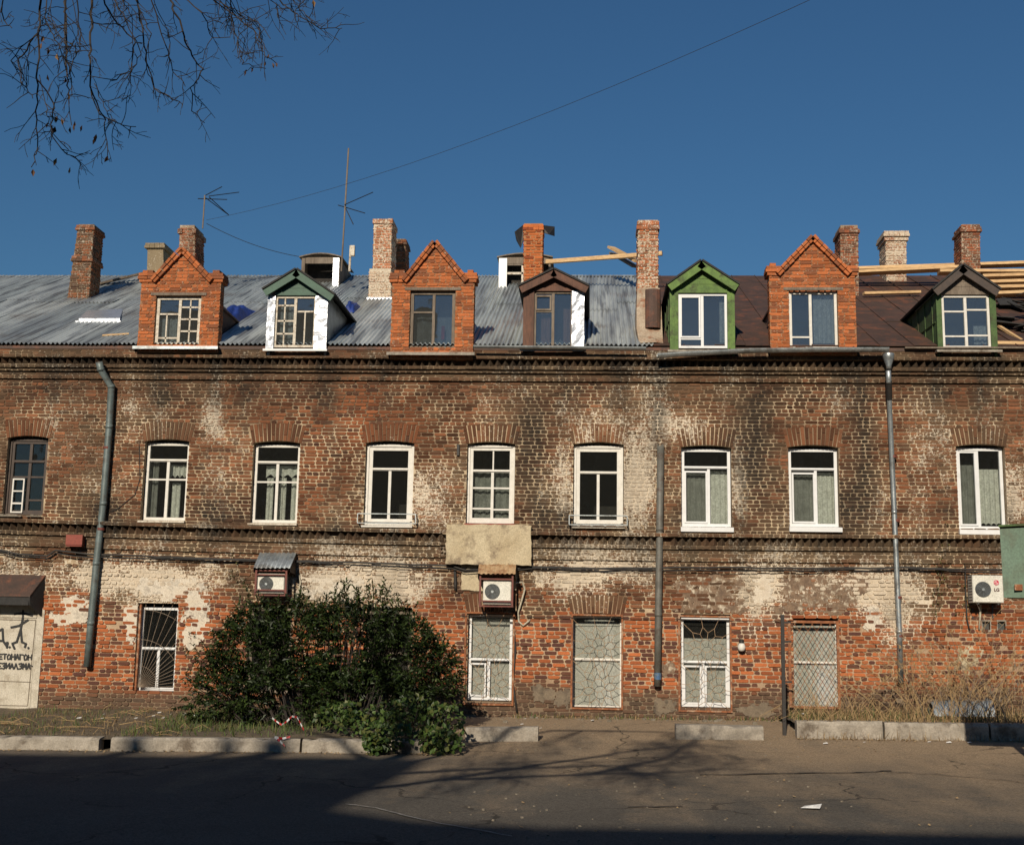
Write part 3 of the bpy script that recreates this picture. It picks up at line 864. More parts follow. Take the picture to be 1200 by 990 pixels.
# extra white casement inside the dark window, window ledges of loose mortar
w = UP[0]; fx, fz = pxmap(w); b = MB(); k = (w['R'][1] - w['R'][0]) / 46
for q in ((16, 17.6, 561, 601), (28.5, 30, 561, 601), (17.6, 28.5, 561, 562.6), (17.6, 28.5, 575, 576.5), (17.6, 28.5, 589, 591), (17.6, 28.5, 599.5, 601)):
    b.box(fx(q[0]), fx(q[1]), D + .10, D + .125, fz(q[3]), fz(q[2]))
obj('inner_casement', b, 'white_paint', building)
dl = MB()
for i in range(40):
    x = random.uniform(w['R'][0] - .15, w['R'][1] + .1); s = random.uniform(.02, .06)
    z = w['R'][2] - .06
    dl.add([(x - s, D - .09, z), (x + s, D - .09, z), (x + s * .6, D - .05, z + s * .9), (x - s * .5, D - .04, z + s), (x, D + .02, z)], [(0, 1, 2, 3), (1, 4, 2), (4, 3, 2), (0, 3, 4)])
obj('loose_mortar', dl, 'stone_grey', building, kind='stuff')

# window grilles of the ground floor
def wires(name, lines, y, mat, r=.006, n=5):
    t = MB()
    for ln in lines: t.tube([(x, y + random.uniform(-.003, .003), z) for x, z in ln], r, n)
    return obj(name, t, mat, building)
def clipseg(p, q, bx):
    (x, z), (u, v) = p, q
    t0, t1 = 0, 1
    for d_, a, lo, hi in ((u - x, x, bx[0], bx[1]), (v - z, z, bx[2], bx[3])):
        if abs(d_) < 1e-9:
            if a < lo or a > hi: return None
            continue
        ta, tb = (lo - a) / d_, (hi - a) / d_
        if ta > tb: ta, tb = tb, ta
        t0, t1 = max(t0, ta), min(t1, tb)
    if t0 >= t1: return None
    return [(x + (u - x) * t0, z + (v - z) * t0), (x + (u - x) * t1, z + (v - z) * t1)]
def sunburst(bx):
    L = []
    cx = (bx[0] + bx[1]) / 2 + .03; W = bx[1] - bx[0]; H = bx[3] - bx[2]
    for cz, r in ((bx[2] + H * .69, W * .125), (bx[2] + H * .24, W * .13)):
        L.append([(cx + r * math.cos(t * math.pi / 8), cz + r * math.sin(t * math.pi / 8)) for t in range(17)])
        for k in range(10):
            a = 2 * math.pi * (k + .3) / 10
            p1 = (cx + r * math.cos(a), cz + r * math.sin(a)); p2 = (cx + r * 2.1 * math.cos(a), cz + r * 2.1 * math.sin(a))
            for q in ((p1, p2),):
                s_ = clipseg(*q, bx)
                if s_: L.append(s_)
            for da in (-.31, .31):
                p3 = (cx + r * 3.0 * math.cos(a + da), cz + r * 3.0 * math.sin(a + da))
                s_ = clipseg(p2, p3, bx)
                if s_: L.append(s_)
            p3 = (cx + r * 3.0 * math.cos(a + .31), cz + r * 3.0 * math.sin(a + .31)); p4 = (cx + r * 6 * math.cos(a + .31), cz + r * 6 * math.sin(a + .31))
            s_ = clipseg(p3, p4, (bx[0], bx[1], max(bx[2], cz - H * .31), min(bx[3], cz + H * .31)))
            if s_: L.append(s_)
    return L
def grille_frame(bx, y, mat, t=.035):
    f = MB()
    for a in ((bx[0] - t, bx[0], bx[2] - t, bx[3] + t), (bx[1], bx[1] + t, bx[2] - t, bx[3] + t), (bx[0], bx[1], bx[2] - t, bx[2]), (bx[0], bx[1], bx[3], bx[3] + t)):
        f.box(a[0], a[1], y - .02, y + .02, a[2], a[3])
    for z in (bx[2] + (bx[3] - bx[2]) * .25, bx[2] + (bx[3] - bx[2]) * .82):
        for x in (bx[0] - t - .04, bx[1] + t): f.box(x, x + .04, y + .0, D + .02, z - .02, z + .02)
    return obj('grille_frame', f, mat, building)
for pr in ((546, 600.5, 719, 824), (671, 728, 721.5, 829), (797, 855.5, 723, 832)):
    bx = rect(*pr, D - .03)
    grille_frame(bx, D - .03, 'rust')
    wires('window_grille', sunburst(bx), D - .03, 'grille_wire', .005)
bx = rect(927, 981, 730, 827, D - .03)
grille_frame(bx, D - .03, 'rust', .05)
L = []
st = (bx[1] - bx[0]) / 5.2
for k in range(-14, 30):
    for sgn in (1, -1):
        x = bx[0] + k * st
        s_ = clipseg((x, bx[2] - .5), (x + sgn * 3.0 * .62, bx[2] - .5 + 3.0), bx) if True else None
        if s_ and math.dist(*s_) > .03: L.append(s_)
wires('window_grille', L, D - .03, 'rust', .0055)
bx = rect(164, 209.5, 708, 809, D + .06)
o_ = (bx[0] + .01, bx[2] + .06); L = []
for k in range(15):
    a = R(2 + 86 * k / 14)
    s_ = clipseg(o_, (o_[0] + 3 * math.cos(a), o_[1] + 3 * math.sin(a)), bx)
    if s_: L.append(s_)
for rr in (.42, .95, 1.55):
    prev = None
    for k in range(25):
        a = R(90 * k / 24); p = (o_[0] + rr * math.cos(a) * .92, o_[1] + rr * math.sin(a))
        if prev:
            s_ = clipseg(prev, p, bx)
            if s_ and math.dist(*s_) > .005: L.append(s_)
        prev = p
wires('window_grille', L, D + .06, 'pale_wire', .0045)
# brick reveal frame of that window: rusty steel stile
f = MB(); f.box(bx[0] - .09, bx[0] - .02, D + .05, D + .12, bx[2], bx[3]); obj('grille_frame', f, 'rust', building)

# curtains and blinds behind the glass: folded sheets
def curtain(pr, mat, label, y=D + .30, folds=5, amp=.025, group=None, scallop=0):
    x0, x1, z0, z1 = rect(*pr, y)
    mb = MB(); n = 36; vs = []; fs = []
    for i in range(n + 1):
        t = i / n; x = x0 + (x1 - x0) * t
        yy = y + amp * math.sin(t * folds * 2 * math.pi) + random.uniform(-.002, .002)
        vs += [(x, yy, z0 + scallop * abs(math.sin(t * folds * math.pi))), (x, yy * .5 + y * .5, z1)]
    for i in range(n): fs.append((2 * i, 2 * i + 2, 2 * i + 3, 2 * i + 1))
    b = len(vs); vs += [(v[0], v[1] + .004, v[2]) for v in vs]; fs += [tuple(b + q for q in f_[::-1]) for f_ in fs]
    mb.add(vs, fs)
    return obj('curtain' if mat != 'blind' else 'window_blind', mb, mat, None, label=label, cat='curtain' if mat != 'blind' else 'blind', group=group, smooth=True)
UPG = 'curtains of the upper storey'
curtain((171, 185, 541, 609), 'grey_curtain', 'dull grey drape at the side of the window left of three lace curtains', folds=3)
curtain((200, 222, 545, 560), 'lace', 'short scalloped white lace valance above a bottle-shaped curtain', folds=4, scallop=.06)
curtain((201, 211, 566, 609), 'lace', 'narrow white lace strip below a short valance', folds=2)
curtain((312, 352, 546, 560), 'lace', 'wide scalloped lace valance across a white casement', folds=4, scallop=.07)
for pr in ((312, 320, 560, 610), (327, 335, 560, 610), (341, 350, 560, 610)):
    curtain(pr, 'lace', 'tied lace strip hanging under the wide scalloped valance', folds=2, group='lace strips under the wide valance')
curtain((552, 603, 553, 612), 'grey_curtain', 'plain grey curtain in the window above the plaster block', folds=6)
for pr, lb in (((802, 829, 552, 614), 'plain dull curtain in the plastic window next to the ragged grey drainpipe'), ((832, 856, 552, 614), 'net curtain in the plastic window next to the ragged grey drainpipe'),
               ((928, 955, 554, 614), 'plain dull curtain in the plastic window between two dark soot streaks'), ((958, 981, 554, 614), 'net curtain in the plastic window between two dark soot streaks')):
    curtain(pr, 'grey_curtain' if pr[0] in (802, 928) else 'lace', lb, folds=4, amp=.015, group='curtains behind the plastic windows')
curtain((1122, 1146, 545, 616), 'grey_curtain', 'dull curtain in the left half of the window above the wall air conditioner', folds=4)
curtain((1148, 1172, 550, 616), 'lace', 'patterned lace curtain in the window above the wall air conditioner', folds=4, scallop=.05)
curtain((548, 600, 724, 772), 'blind', 'pale blind in the upper light of the grilled window below the caged air conditioner', D + .24, 1, .004)
curtain((550, 600, 776, 818), 'blind', 'pale blind in the lower lights of the grilled window below the caged air conditioner', D + .24, 1, .004)
curtain((671, 728, 724, 826), 'blind', 'pale blind filling the wide two-light grilled window beside the grey drainpipe', D + .24, 1, .004)
curtain((801, 853, 748, 826), 'blind', 'pale blind drawn halfway up the grilled window by the wall lamp', D + .24, 1, .004)
curtain((929, 982, 733, 826), 'blind', 'pale blind behind the diamond lattice grille', D + .24, 1, .004)

# ------------------------------------------------------------------ roof
EY = D - .24
ze0 = float(zc(0)) + EAVE + .02
RY = 33.2
RZ = at(450, 324, RY)[2]
SLOPE = (RZ - ze0) / (RY - EY)
def on_roof(px, py):
    v = ray(px, py)
    t = (ze0 - EY * SLOPE - CAM_H) / (v[2] - SLOPE * v[1])
    return (v[0] * t, v[1] * t, v[2] * t + CAM_H)
def roofz(y): return ze0 + (y - EY) * SLOPE
nrm = Vector((0, -SLOPE, 1)).normalized()
def RT(x, s, o=0.0):                                       # s: metres in plan from the eave
    return Vector((x, EY + s, ze0 + s * SLOPE)) + nrm * o
rf = MB()
rf.hexa([(XL, EY + .03, ze0 - .10), (XR, EY + .03, ze0 - .10), (XR, EY + .03, ze0 - .035), (XL, EY + .03, ze0 - .035),
         (XL, RY, RZ - .15), (XR, RY, RZ - .15), (XR, RY, RZ - .035), (XL, RY, RZ - .035)])
rf.hexa([(XL, BACK + .3, ze0 - .10), (XR, BACK + .3, ze0 - .10), (XR, BACK + .3, ze0 - .035), (XL, BACK + .3, ze0 - .035),
         (XL, RY, RZ - .15), (XR, RY, RZ - .15), (XR, RY, RZ - .04), (XL, RY, RZ - .04)])
roof = obj('roof', rf, 'rust_sheet', building)
ge = MB()
for x in (XL + .05, XR - .35):
    ge.add([(x, EY + .4, ze0 - .05), (x, BACK, ze0 - .05), (x, RY, RZ - .15), (x + .3, EY + .4, ze0 - .05), (x + .3, BACK, ze0 - .05), (x + .3, RY, RZ - .15)], [(0, 1, 2), (5, 4, 3), (0, 3, 4, 1), (1, 4, 5, 2), (2, 5, 3, 0)])
obj('gable_wall', ge, 'far_wall', building)
XM = at(764, 405)[0]
def corrugated(x0, x1, s0, s1, lift):
    mb = MB(); pitch, amp = .096, .023; n = max(6, int((x1 - x0) / pitch * 6)); vs = []; fs = []
    sag = [random.uniform(-.006, .006) for _ in range(5)]
    for i in range(n + 1):
        x = x0 + (x1 - x0) * i / n
        o = amp * math.sin(2 * math.pi * x / pitch)
        for k in range(5):
            t = k / 4
            vs.append(tuple(RT(x, s0 + (s1 - s0) * t, .012 + lift + o + sag[k])))
    for i in range(n):
        for k in range(4):
            b = i * 5 + k
            fs.append((b, b + 5, b + 6, b + 1))
    mb.add(vs, fs)
    return mb
RL = RY - EY
x = XL
while x < XM:
    x1 = min(x + .96, XM)
    cutp = RL * random.uniform(.42, .6)
    lf = random.uniform(0, .004)
    obj('roof_sheet', corrugated(x - .02, x1 + .02, -.005 - random.uniform(0, .02), cutp + .1, lf), 'zinc', roof, smooth=True)
    obj('roof_sheet', corrugated(x - .02, x1 + .02, cutp, RL + .03, lf + .012), 'zinc', roof, smooth=True)
    x = x1
# flat rusty sheets with folded seams on the right
x = XM
while x < XR:
    x1 = x + random.uniform(.62, .72); s = -.01
    off = random.uniform(.9, 1.4)
    while s < RL:
        s1 = min(s + off, RL + .03); off = 1.38
        mb = MB(); t0, t1 = random.uniform(0, .02), random.uniform(0, .012)
        p = [RT(x + .008, s + .01, t0), RT(x1 - .008, s + .01, t0), RT(x1 - .008, s1 + .02, t1), RT(x + .008, s1 + .02, t1)]
        q = [v - nrm * .012 for v in p]
        mb.hexa(p + q)
        mb.beam(RT(x1 - .004, s, .012), RT(x1 - .004, s1, .012), .014, .035)
        obj('roof_sheet', mb, 'rust_sheet', roof)
        s = s1
    x = x1
# ridge cap
rc = MB()
xs_ = np.linspace(XL, XM, 14)
for a, b in zip(xs_[:-1], xs_[1:]):
    z = RZ + .03 + random.uniform(-.01, .01)
    rc.add([(a, RY - .2, z - .085), (b, RY - .2, z - .085), (b, RY, z), (a, RY, z), (a, RY + .2, z - .085), (b, RY + .2, z - .085)], [(0, 1, 2, 3), (3, 2, 5, 4)])
obj('ridge_cap', rc, 'zinc', roof)

# ------------------------------------------------------------------ dormers
def palette(orange, dark, white, mort, soot, pd=.25):
    def look(px, py, cx, cy, r1, r2, hd, mo):
        n = fbm(cx / 16, cy / 12, 31); n2 = fbm(px / 9, py / 8, 33)
        b = np.array(orange) * (0.72 + .56 * r1)[:, None]
        isd = (r2 < pd * (.4 + 1.2 * n)).astype(float)[:, None]
        b = b * (1 - isd) + np.array(dark) * isd
        t = np.where(mo[:, None] > .5, np.array(mort) * (.7 + .6 * n2)[:, None], b)
        W = white * (.55 + .9 * n2)
        return t, np.stack([W + np.where(mo > .5, .05, 0), soot * (.3 + 1.2 * n) + 0 * W, 0 * W], 1)
    return look
dorm_look = palette((.40, .115, .037), (.22, .072, .032), .22, (.30, .155, .08), .14, .28)
def brick_dormer(body, base, sh, peak, foot, win, wmat, extra):
    y = D - .275
    x0, x1 = at(body[0], (base + sh) / 2, y)[0], at(body[1], (base + sh) / 2, y)[0]
    z0, zsh = at(body[0], base, y)[2], at((body[0] + body[1]) / 2, sh, y)[2]
    px_, pz_ = at(*peak, y)[0], at(*peak, y)[2]
    f0, f1 = at(foot[0], sh, y)[0], at(foot[1], sh, y)[0]
    wx0, wx1, wz0, wz1 = rect(*win, y + .06)
    c = MB(); dep = (zsh - ze0) / SLOPE + .5
    c.box(x0, wx0 - .01, y, y + .25, z0 - .15, zsh); c.box(wx1 + .01, x1, y, y + .25, z0 - .15, zsh)
    c.box(wx0 - .01, wx1 + .01, y, y + .25, wz1 + .01, zsh); c.box(wx0 - .01, wx1 + .01, y, y + .25, z0 - .15, wz0 - .005)
    c.prism([(f0 - .03, zsh), (f1 + .03, zsh), (px_, pz_ + .05)], y, y + .3)
    
    d = obj('dormer', c, 'brick', building, dorm_look)
    st_ = MB()
    T = lambda u, v, o: (u, y - o, z0 - .12 + v)
    n = int((pz_ - z0 + .12) / .072)
    def bl(v, r):
        z = z0 - .12 + v; out = []
        if wz0 - .01 < z < wz1 + .01: out.append((wx0 - .01, wx1 + .01))
        if z > zsh:
            t = (z - zsh) / (pz_ - zsh)
            a, b = f0 - .03 + (px_ - f0) * t, f1 + .03 + (px_ - f1) * t
            out += [(x0 - 1, a), (b, x1 + 1)]
        return out
    lay(st_, T, x0, x1, [(i * .072, (i + 1) * .072) for i in range(n)], bl, L=.25, H=.12, gap=.010, out=.012, outj=.006)
    # the ends of the thick front wall
    for sx, xx in ((1, x1 - .002), (-1, x0 + .002)):
        T2 = lambda u, v, o, sx=sx, xx=xx: (xx + sx * o, y + u, z0 - .1 + v)
        lay(st_, T2, .0, .25, [(i * .072, (i + 1) * .072) for i in range(int((zsh - z0) / .072))], out=.006, L=.25, H=.12)
    ck = MB(); ins = .22; zk = zsh - .32
    ck.box(x0 + ins, x0 + ins + .06, y + .25, y + (zk - ze0) / SLOPE + .6, z0 - .2, zk); ck.box(x1 - ins - .06, x1 - ins, y + .25, y + (zk - ze0) / SLOPE + .6, z0 - .2, zk)
    obj('dormer_cheek', ck, 'rust_sheet', d)
    def piece(a, b, w_, h_, up):
        q = (random.random(), random.random(), 0, 0)
        st_.beam(a, b, w_, h_, up, c=tuple((Vector(a) + Vector(b)) / 2), q=q)
    # coping bricks on the gable slopes, two tiers
    for (ax, bx) in ((f0 - .06, px_), (f1 + .06, px_)):
        A, B = Vector((ax, y + .12, zsh - .02)), Vector((bx, y + .12, pz_ + .02)); B = B + (B - A).normalized() * .085; n = int((B - A).length / .135)
        up = Vector((0, -1, 0)).cross(B - A).normalized()
        if up.z < 0: up = -up
        for tier, (h, o) in enumerate(((.03, .05), (.093, .075))):
            for k in range(n):
                a, b = A.lerp(B, k / n), A.lerp(B, (k + .9) / n)
                piece(a + up * h + Vector((0, -o / 2, 0)), b + up * (h + random.uniform(-.006, .006)) + Vector((0, -o / 2, 0)), .3 + o, .058, up)
    # shoulder blocks with stepped caps
    for (a, b, o) in ((x0 - .05, f0 - .05, 1), (f1 + .05, x1 + .05, -1)):
        for k, (h, e, dd) in enumerate(((.03, 0, 0), (.095, .025, .02), (.16, .01, .02), (.225, -.07, 0))):
            m = 2 if b - a > .3 else 1
            for j in range(m):
                u0, u1 = a - e + (b - a + 2 * e) * j / m + .004, a - e + (b - a + 2 * e) * (j + 1) / m - .004
                if random.random() < .12 and k == 3: continue
                piece((u0, y + .14 - dd, zsh + h), (u1, y + .14 - dd + random.uniform(-.01, .01), zsh + h + random.uniform(-.008, .008)), .36, .06, (0, 0, 1))
    obj('brick', st_, 'brick', d, dorm_look, kind='stuff')
    w = dict(r=win, R=(wx0, wx1, wz0, wz1), fw=extra.get('fw', 3), m=wmat, **{k: v for k, v in extra.items() if k != 'fw'})
    make_window(w, y + .06, d, 'glass_dormer', 'window_frame', sub=False)
    b = MB(); b.box(wx0 - .12, wx1 + .12, y - .03, y + .05, wz1 + .012, wz1 + .07); obj('lintel', b, 'old_wood', d)
    b = MB(); b.box(x0 - .05, x1 + .05, y - .13, y + .04, z0 - .06, z0 - .035); b.box(x0 - .05, x1 + .05, y - .14, y - .125, z0 - .10, z0 - .04); obj('sill', b, extra.get('sillm', 'galvanised'), d)
    b = MB(); b.box(x0 + .25, x1 - .25, y + .45, y + .5, z0, zsh); obj('shade_backing', b, 'unlit_room', d)  # dark sheet painted in for the shade inside the dormer
    r_ = MB()
    zk2, pk = zsh - .33, pz_ - .3
    for (ax, bx) in ((x0 + .18, px_), (x1 - .18, px_)):
        d1, d2 = y + (zk2 - ze0) / SLOPE + .5, y + (pk - ze0) / SLOPE + .5
        r_.hexa([(ax, y + .3, zk2 - .03), (bx, y + .3, pk - .04), (bx, y + .3, pk), (ax, y + .3, zk2 + .01), (ax, d1, zk2 - .03), (bx, d2, pk - .04), (bx, d2, pk), (ax, d1, zk2 + .01)])
    obj('dormer_roof', r_, 'rust_sheet', d)
    return d
brick_dormer((163.5, 257), 405, 331, (214, 299), (186, 243), (183, 235, 348, 405), 'old_white',
             dict(fw=3.4, tr=[], mu=[(210, 348, 405)], gb=[(368, 186, 209), (360, 212, 233), (374, 212, 233), (388, 212, 233), (396, 186, 209)], vb=[(195, 368, 403), (222, 350, 403)]))
brick_dormer((458.5, 555), 412, 331, (510, 291), (480, 541), (481, 533, 342, 409), 'old_wood',
             dict(fw=3.4, tr=[], mu=[(508, 342, 409)], gb=[(366, 484, 507)], sillm='concrete'))
brick_dormer((902, 1003), 408, 323, (952, 285), (917, 989), (925, 981, 342, 408), 'white_paint',
             dict(fw=3.0, tr=[], mu=[(950, 342, 408)], gb=[(395, 927, 949)], sillm='concrete'))
def wood_dormer(body, base, eav, peak, ends, win, mats, extra):
    y = D - .285
    x0, x1 = at(body[0], (base + eav) / 2, y)[0], at(body[1], (base + eav) / 2, y)[0]
    z0, ze_ = at((body[0] + body[1]) / 2, base, y)[2], at((body[0] + body[1]) / 2, eav, y)[2]
    P = at(*peak, y - .12)
    E0, E1 = at(*ends[0], y - .12), at(*ends[1], y - .12)
    wx0, wx1, wz0, wz1 = rect(*win, y + .03)
    dep = (ze_ - ze0) / SLOPE + .5
    c = MB()
    c.box(x0, x0 + .05, y + .06, y + dep, z0 - .2, ze_ + .05); c.box(x1 - .05, x1, y + .06, y + dep, z0 - .2, ze_ + .05)
    d = obj('dormer', c, mats['cheek'], building)
    if mats.get('seams'):
        b = MB()
        for k in range(5):
            yy = y + .3 + k * .55
            b.beam((x0 - .006, yy, z0 - .2), (x0 - .006, yy, ze_ + .02), .02, .016, (1, 0, 0)); b.beam((x1 + .006, yy, z0 - .2), (x1 + .006, yy, ze_ + .02), .02, .016, (1, 0, 0))
        b.beam((x0 - .008, y + .1, (z0 + ze_) / 2), (x0 - .008, y + dep, (z0 + ze_) / 2 + .1), .018, .016, (1, 0, 0))
        obj('sheet_seam', b, mats['cheek'], d)
    for side, (a, b_) in (('l', (x0, wx0 - .004)), ('r', (wx1 + .004, x1))):
        b = MB(); b.box(a, b_, y, y + .08, z0 - .05, ze_ + .01)
        if mats['jamb_' + side] in ('green_wood', 'brown_wood', 'old_wood'):
            b.box(a + (b_ - a) * .55, b_ , y - .02, y - .002, z0 - .05, ze_ + .01)
        elif mats['jamb_' + side] == 'foil':
            n = 12; vs = []; fs = []
            for i in range(n + 1):
                for k in range(4):
                    vs.append((a - .02 + (b_ - a + .03) * k / 3, y - .02 + random.uniform(-.008, .006), z0 - .05 + (ze_ - z0 + .05) * i / n))
            for i in range(n):
                for k in range(3): fs.append((i * 4 + k, i * 4 + k + 1, i * 4 + k + 5, i * 4 + k + 4))
            b.add(vs, fs)
        obj('jamb', b, mats['jamb_' + side], d)
    b = MB(); b.box(wx0 - .003, wx1 + .003, y - .015, y + .08, wz1 + .004, wz1 + .07); obj('header', b, mats['header'], d)
    # pediment boards: horizontal planks cut to the gable
    zp0, zp1 = wz1 + .073, P[2] - .10
    npl = 4; cx_ = P[0]
    half = lambda z: (x1 - x0) / 2 * min(1.0, max(.02, (P[2] - .06 - z) / (P[2] - .06 - ze_)))
    xm = (x0 + x1) / 2
    for k in range(npl):
        a, b_ = zp0 + (zp1 - zp0) * k / npl, zp0 + (zp1 - zp0) * (k + 1) / npl - .006
        b = MB(); mid = lambda z: xm + (cx_ - xm) * min(1, max(0, (z - ze_) / (P[2] - ze_)))
        o = random.uniform(0, .006)
        b.prism([(mid(a) - half(a), a), (mid(a) + half(a), a), (mid(b_) + half(b_), b_), (mid(b_) - half(b_), b_)], y + .01 - o, y + .05)
        obj('pediment_board', b, mats['ped'], d)
    for E in (E0, E1):
        A, B = Vector(E), Vector(P)
        up = Vector((0, -1, 0)).cross(B - A).normalized()
        if up.z < 0: up = -up
        b = MB(); b.beam(A - up * .075, B - up * .075, .04, .15, up); obj('fascia', b, mats['fascia'], d)
        L_ = (P[2] - ze0) / SLOPE + .3; L0 = (E[2] - ze0) / SLOPE + .6
        b = MB(); e2 = Vector((A.x, y + L0, A.z)); p2 = Vector((B.x, y + L_, B.z))
        yo = Vector((0, -.05, 0))
        b.hexa([A + yo + up * .004, B + yo + up * .004, B + yo + up * .04, A + yo + up * .04, e2 + up * .004, p2 + up * .004, p2 + up * .04, e2 + up * .04])
        obj('dormer_roof', b, mats['roof'], d)
    w = dict(r=win, R=(wx0, wx1, wz0, wz1), **extra)
    make_window(w, y + .03, d, 'glass_dormer', 'window_frame', sub=False)
    b = MB(); b.box(x0 - .05, x1 + .05, y - .10, y + .04, z0 - .075, z0 - .052); b.box(x0 - .05, x1 + .05, y - .11, y - .098, z0 - .10, z0 - .055); obj('sill', b, mats['sill'], d)
    b = MB(); b.box(x0 + .06, x1 - .06, y + .4, y + .45, z0, ze_); obj('shade_backing', b, 'unlit_room', d)  # near-black sheet stands for the shade behind the dormer glass
    return d
wood_dormer((314, 383), 407, 347, (347.5, 316), ((308, 340), (392, 346)), (322, 370, 347, 407),
            dict(cheek='galvanised', jamb_l='foil', jamb_r='foil', header='dark_green', ped='dark_green', fascia='dark_green', roof='asphalt_felt', sill='white_plastic'),
            dict(fw=2.6, tr=[], mu=[(345.5, 347, 407)], gb=[(365, 348, 367), (358, 325, 344), (376, 325, 344), (391, 325, 344)], vb=[(333, 350, 405), (357, 366, 405)], m='old_white'))
wood_dormer((613, 684), 407, 341, (649, 316), ((608, 336), (690, 336)), (626, 671, 342, 407),
            dict(cheek='rust_sheet', jamb_l='brown_wood', jamb_r='foil', header='brown_wood', ped='brown_wood', fascia='brown_wood', roof='asphalt_felt', sill='galvanised'),
            dict(fw=2.2, tr=[], mu=[(648, 342, 407)], gb=[(365, 628, 647)], m='old_wood', sash=[(627, 646, 346, 364)]))
wood_dormer((785, 861), 408, 341, (822, 306), ((782, 334), (866, 334)), (795, 852, 344, 408),
            dict(cheek='olive_green', jamb_l='green_wood', jamb_r='green_wood', header='green_wood', ped='green_wood', fascia='green_wood', roof='asphalt_felt', sill='concrete', seams=1),
            dict(fw=2.8, tr=[], mu=[(823, 344, 408)], gb=[(397, 798, 822)], m='white_plastic', sash=[(797, 821, 347, 396)]))
wood_dormer((1098, 1168), 408, 345, (1128, 311), ((1093, 340), (1172, 340)), (1104, 1160, 346, 408),
            dict(cheek='olive_green', jamb_l='olive_green', jamb_r='olive_green', header='old_wood', ped='old_wood', fascia='dark_wood', roof='asphalt_felt', sill='concrete', seams=1),
            dict(fw=2.8, tr=[], mu=[(1132, 346, 408)], gb=[(365, 1107, 1131), (363, 1134, 1158), (394, 1107, 1131), (393, 1134, 1158)], m='white_paint'))
curtain((484, 531, 372, 408), 'grey_curtain', 'crumpled grey drape in the unpainted dormer window', D + .03, 3, .03)
curtain((517, 521, 382, 398), 'red_cloth', 'red cloth hung in the unpainted dormer window', D - .08, 1, .01)
curtain((634, 645, 367, 405), 'pink_curtain', 'pink drape in the left half of the brown dormer window', D - .08, 2, .02)
curtain((660, 671, 362, 405), 'pink_curtain', 'pink drape in the right half of the brown dormer window', D - .08, 2, .02)
curtain((843, 851, 352, 404), 'lace', 'gathered white curtain in the green dormer window', D - .08, 2, .02)
curtain((953, 979, 346, 405), 'lace', 'full white curtain in the right half of a brick dormer window', D - .08, 5, .015)
curtain((1141, 1158, 382, 405), 'lace', 'short white curtain in the cracked green dormer window', D - .08, 3, .015)
curtain((186, 208, 372, 402), 'lace', 'pale curtain in the white barred brick dormer window', D - .08, 3, .02)
curtain((325, 344, 350, 402), 'lace', 'pale curtain in the dark green gabled dormer', D - .08, 3, .02)

# ------------------------------------------------------------------ chimneys
def chimney(bot, top, Y, dep, look, bands=(), cap='brick', rows=.072, broken=0, base_py=None):
    """bot/top: (px left, px right, py) of the front face; bands: (height fraction, thickness, overhang)"""
    B0, B1 = at(bot[0], bot[2], Y), at(bot[1], bot[2], Y)
    T0, T1 = at(top[0], top[2], Y), at(top[1], top[2], Y)
    zb, zt = min(B0[2], roofz(Y)) - .25, (T0[2] + T1[2]) / 2
    h = zt - zb
    def xr(z):
        t = (z - B0[2]) / (T0[2] - B0[2])
        return B0[0] + (T0[0] - B0[0]) * t, B1[0] + (T1[0] - B1[0]) * t
    c = MB(); a, b = xr(zb), xr(zt)
    c.hexa([(a[0], Y, zb), (a[1], Y, zb), (b[1], Y, zt), (b[0], Y, zt), (a[0], Y + dep, zb), (a[1], Y + dep, zb), (b[1], Y + dep, zt), (b[0], Y + dep, zt)])
    s_ = MB()
    n = int(h / rows)
    rw = [(i * rows, (i + 1) * rows) for i in range(n)]
    W = B1[0] - B0[0]
    frac = lambda u, z, w: xr(z)[0] + u / w * (xr(z)[1] - xr(z)[0])
    ch = obj('chimney', c, 'brick', building, look)
    if cap != 'plain':
        lay(s_, lambda u, v, o: (frac(u, zb + v, W), Y - o, zb + v), 0, W, rw, L=.25, H=.12, outj=.008)
        for sx in (0, 1):
            lay(s_, lambda u, v, o, sx=sx: (xr(zb + v)[sx] + (o if sx else -o), Y + u, zb + v), 0, dep, rw, L=.25, H=.12, outj=.008)
        lay(s_, lambda u, v, o: (frac(u, zb + v, W), Y + dep + o, zb + v), 0, W, rw, L=.25, H=.12)
    for (f, th, ov) in bands:
        z0_ = zb + h * f if f < 1 else zt - .01
        nn = max(1, int(th / .07))
        for k in range(nn):
            za, zb_ = z0_ + k * th / nn, z0_ + (k + 1) * th / nn - .008
            l, r_ = xr(za); e = ov * (1 if k < nn - 1 or nn == 1 else .75)
            m = max(2, round((r_ - l + 2 * e) / .13))
            for j in range(m):
                if broken and k == nn - 1 and random.random() < broken: continue
                u0, u1 = l - e + (r_ - l + 2 * e) * j / m + .004, l - e + (r_ - l + 2 * e) * (j + 1) / m - .004
                q = (random.random(), random.random(), 0, 0 if cap != 'plain' else 1)
                s_.box(u0, u1, Y - e, Y + dep + e, za, zb_ + random.uniform(-.006, .006), q=q, c=((u0 + u1) / 2, Y, za))
    obj('brick', s_, 'brick', ch, look, kind='stuff')
    return ch, Y, zb, zt
lk_dark = palette((.28, .085, .034), (.12, .06, .04), .34, (.22, .15, .09), .45, .4)
lk_wmix = palette((.36, .105, .04), (.22, .08, .04), .44, (.42, .34, .23), .10, .3)
lk_white = palette((.40, .24, .15), (.30, .12, .07), .60, (.5, .43, .32), .12, .3)
lk_or = palette((.42, .118, .036), (.24, .06, .025), .07, (.34, .17, .08), .08, .2)
lk_red = palette((.31, .085, .036), (.16, .06, .035), .36, (.34, .25, .17), .32, .35)
lk_grey = palette((.24, .19, .12), (.2, .15, .1), .25, (.24, .19, .12), .2, .2)
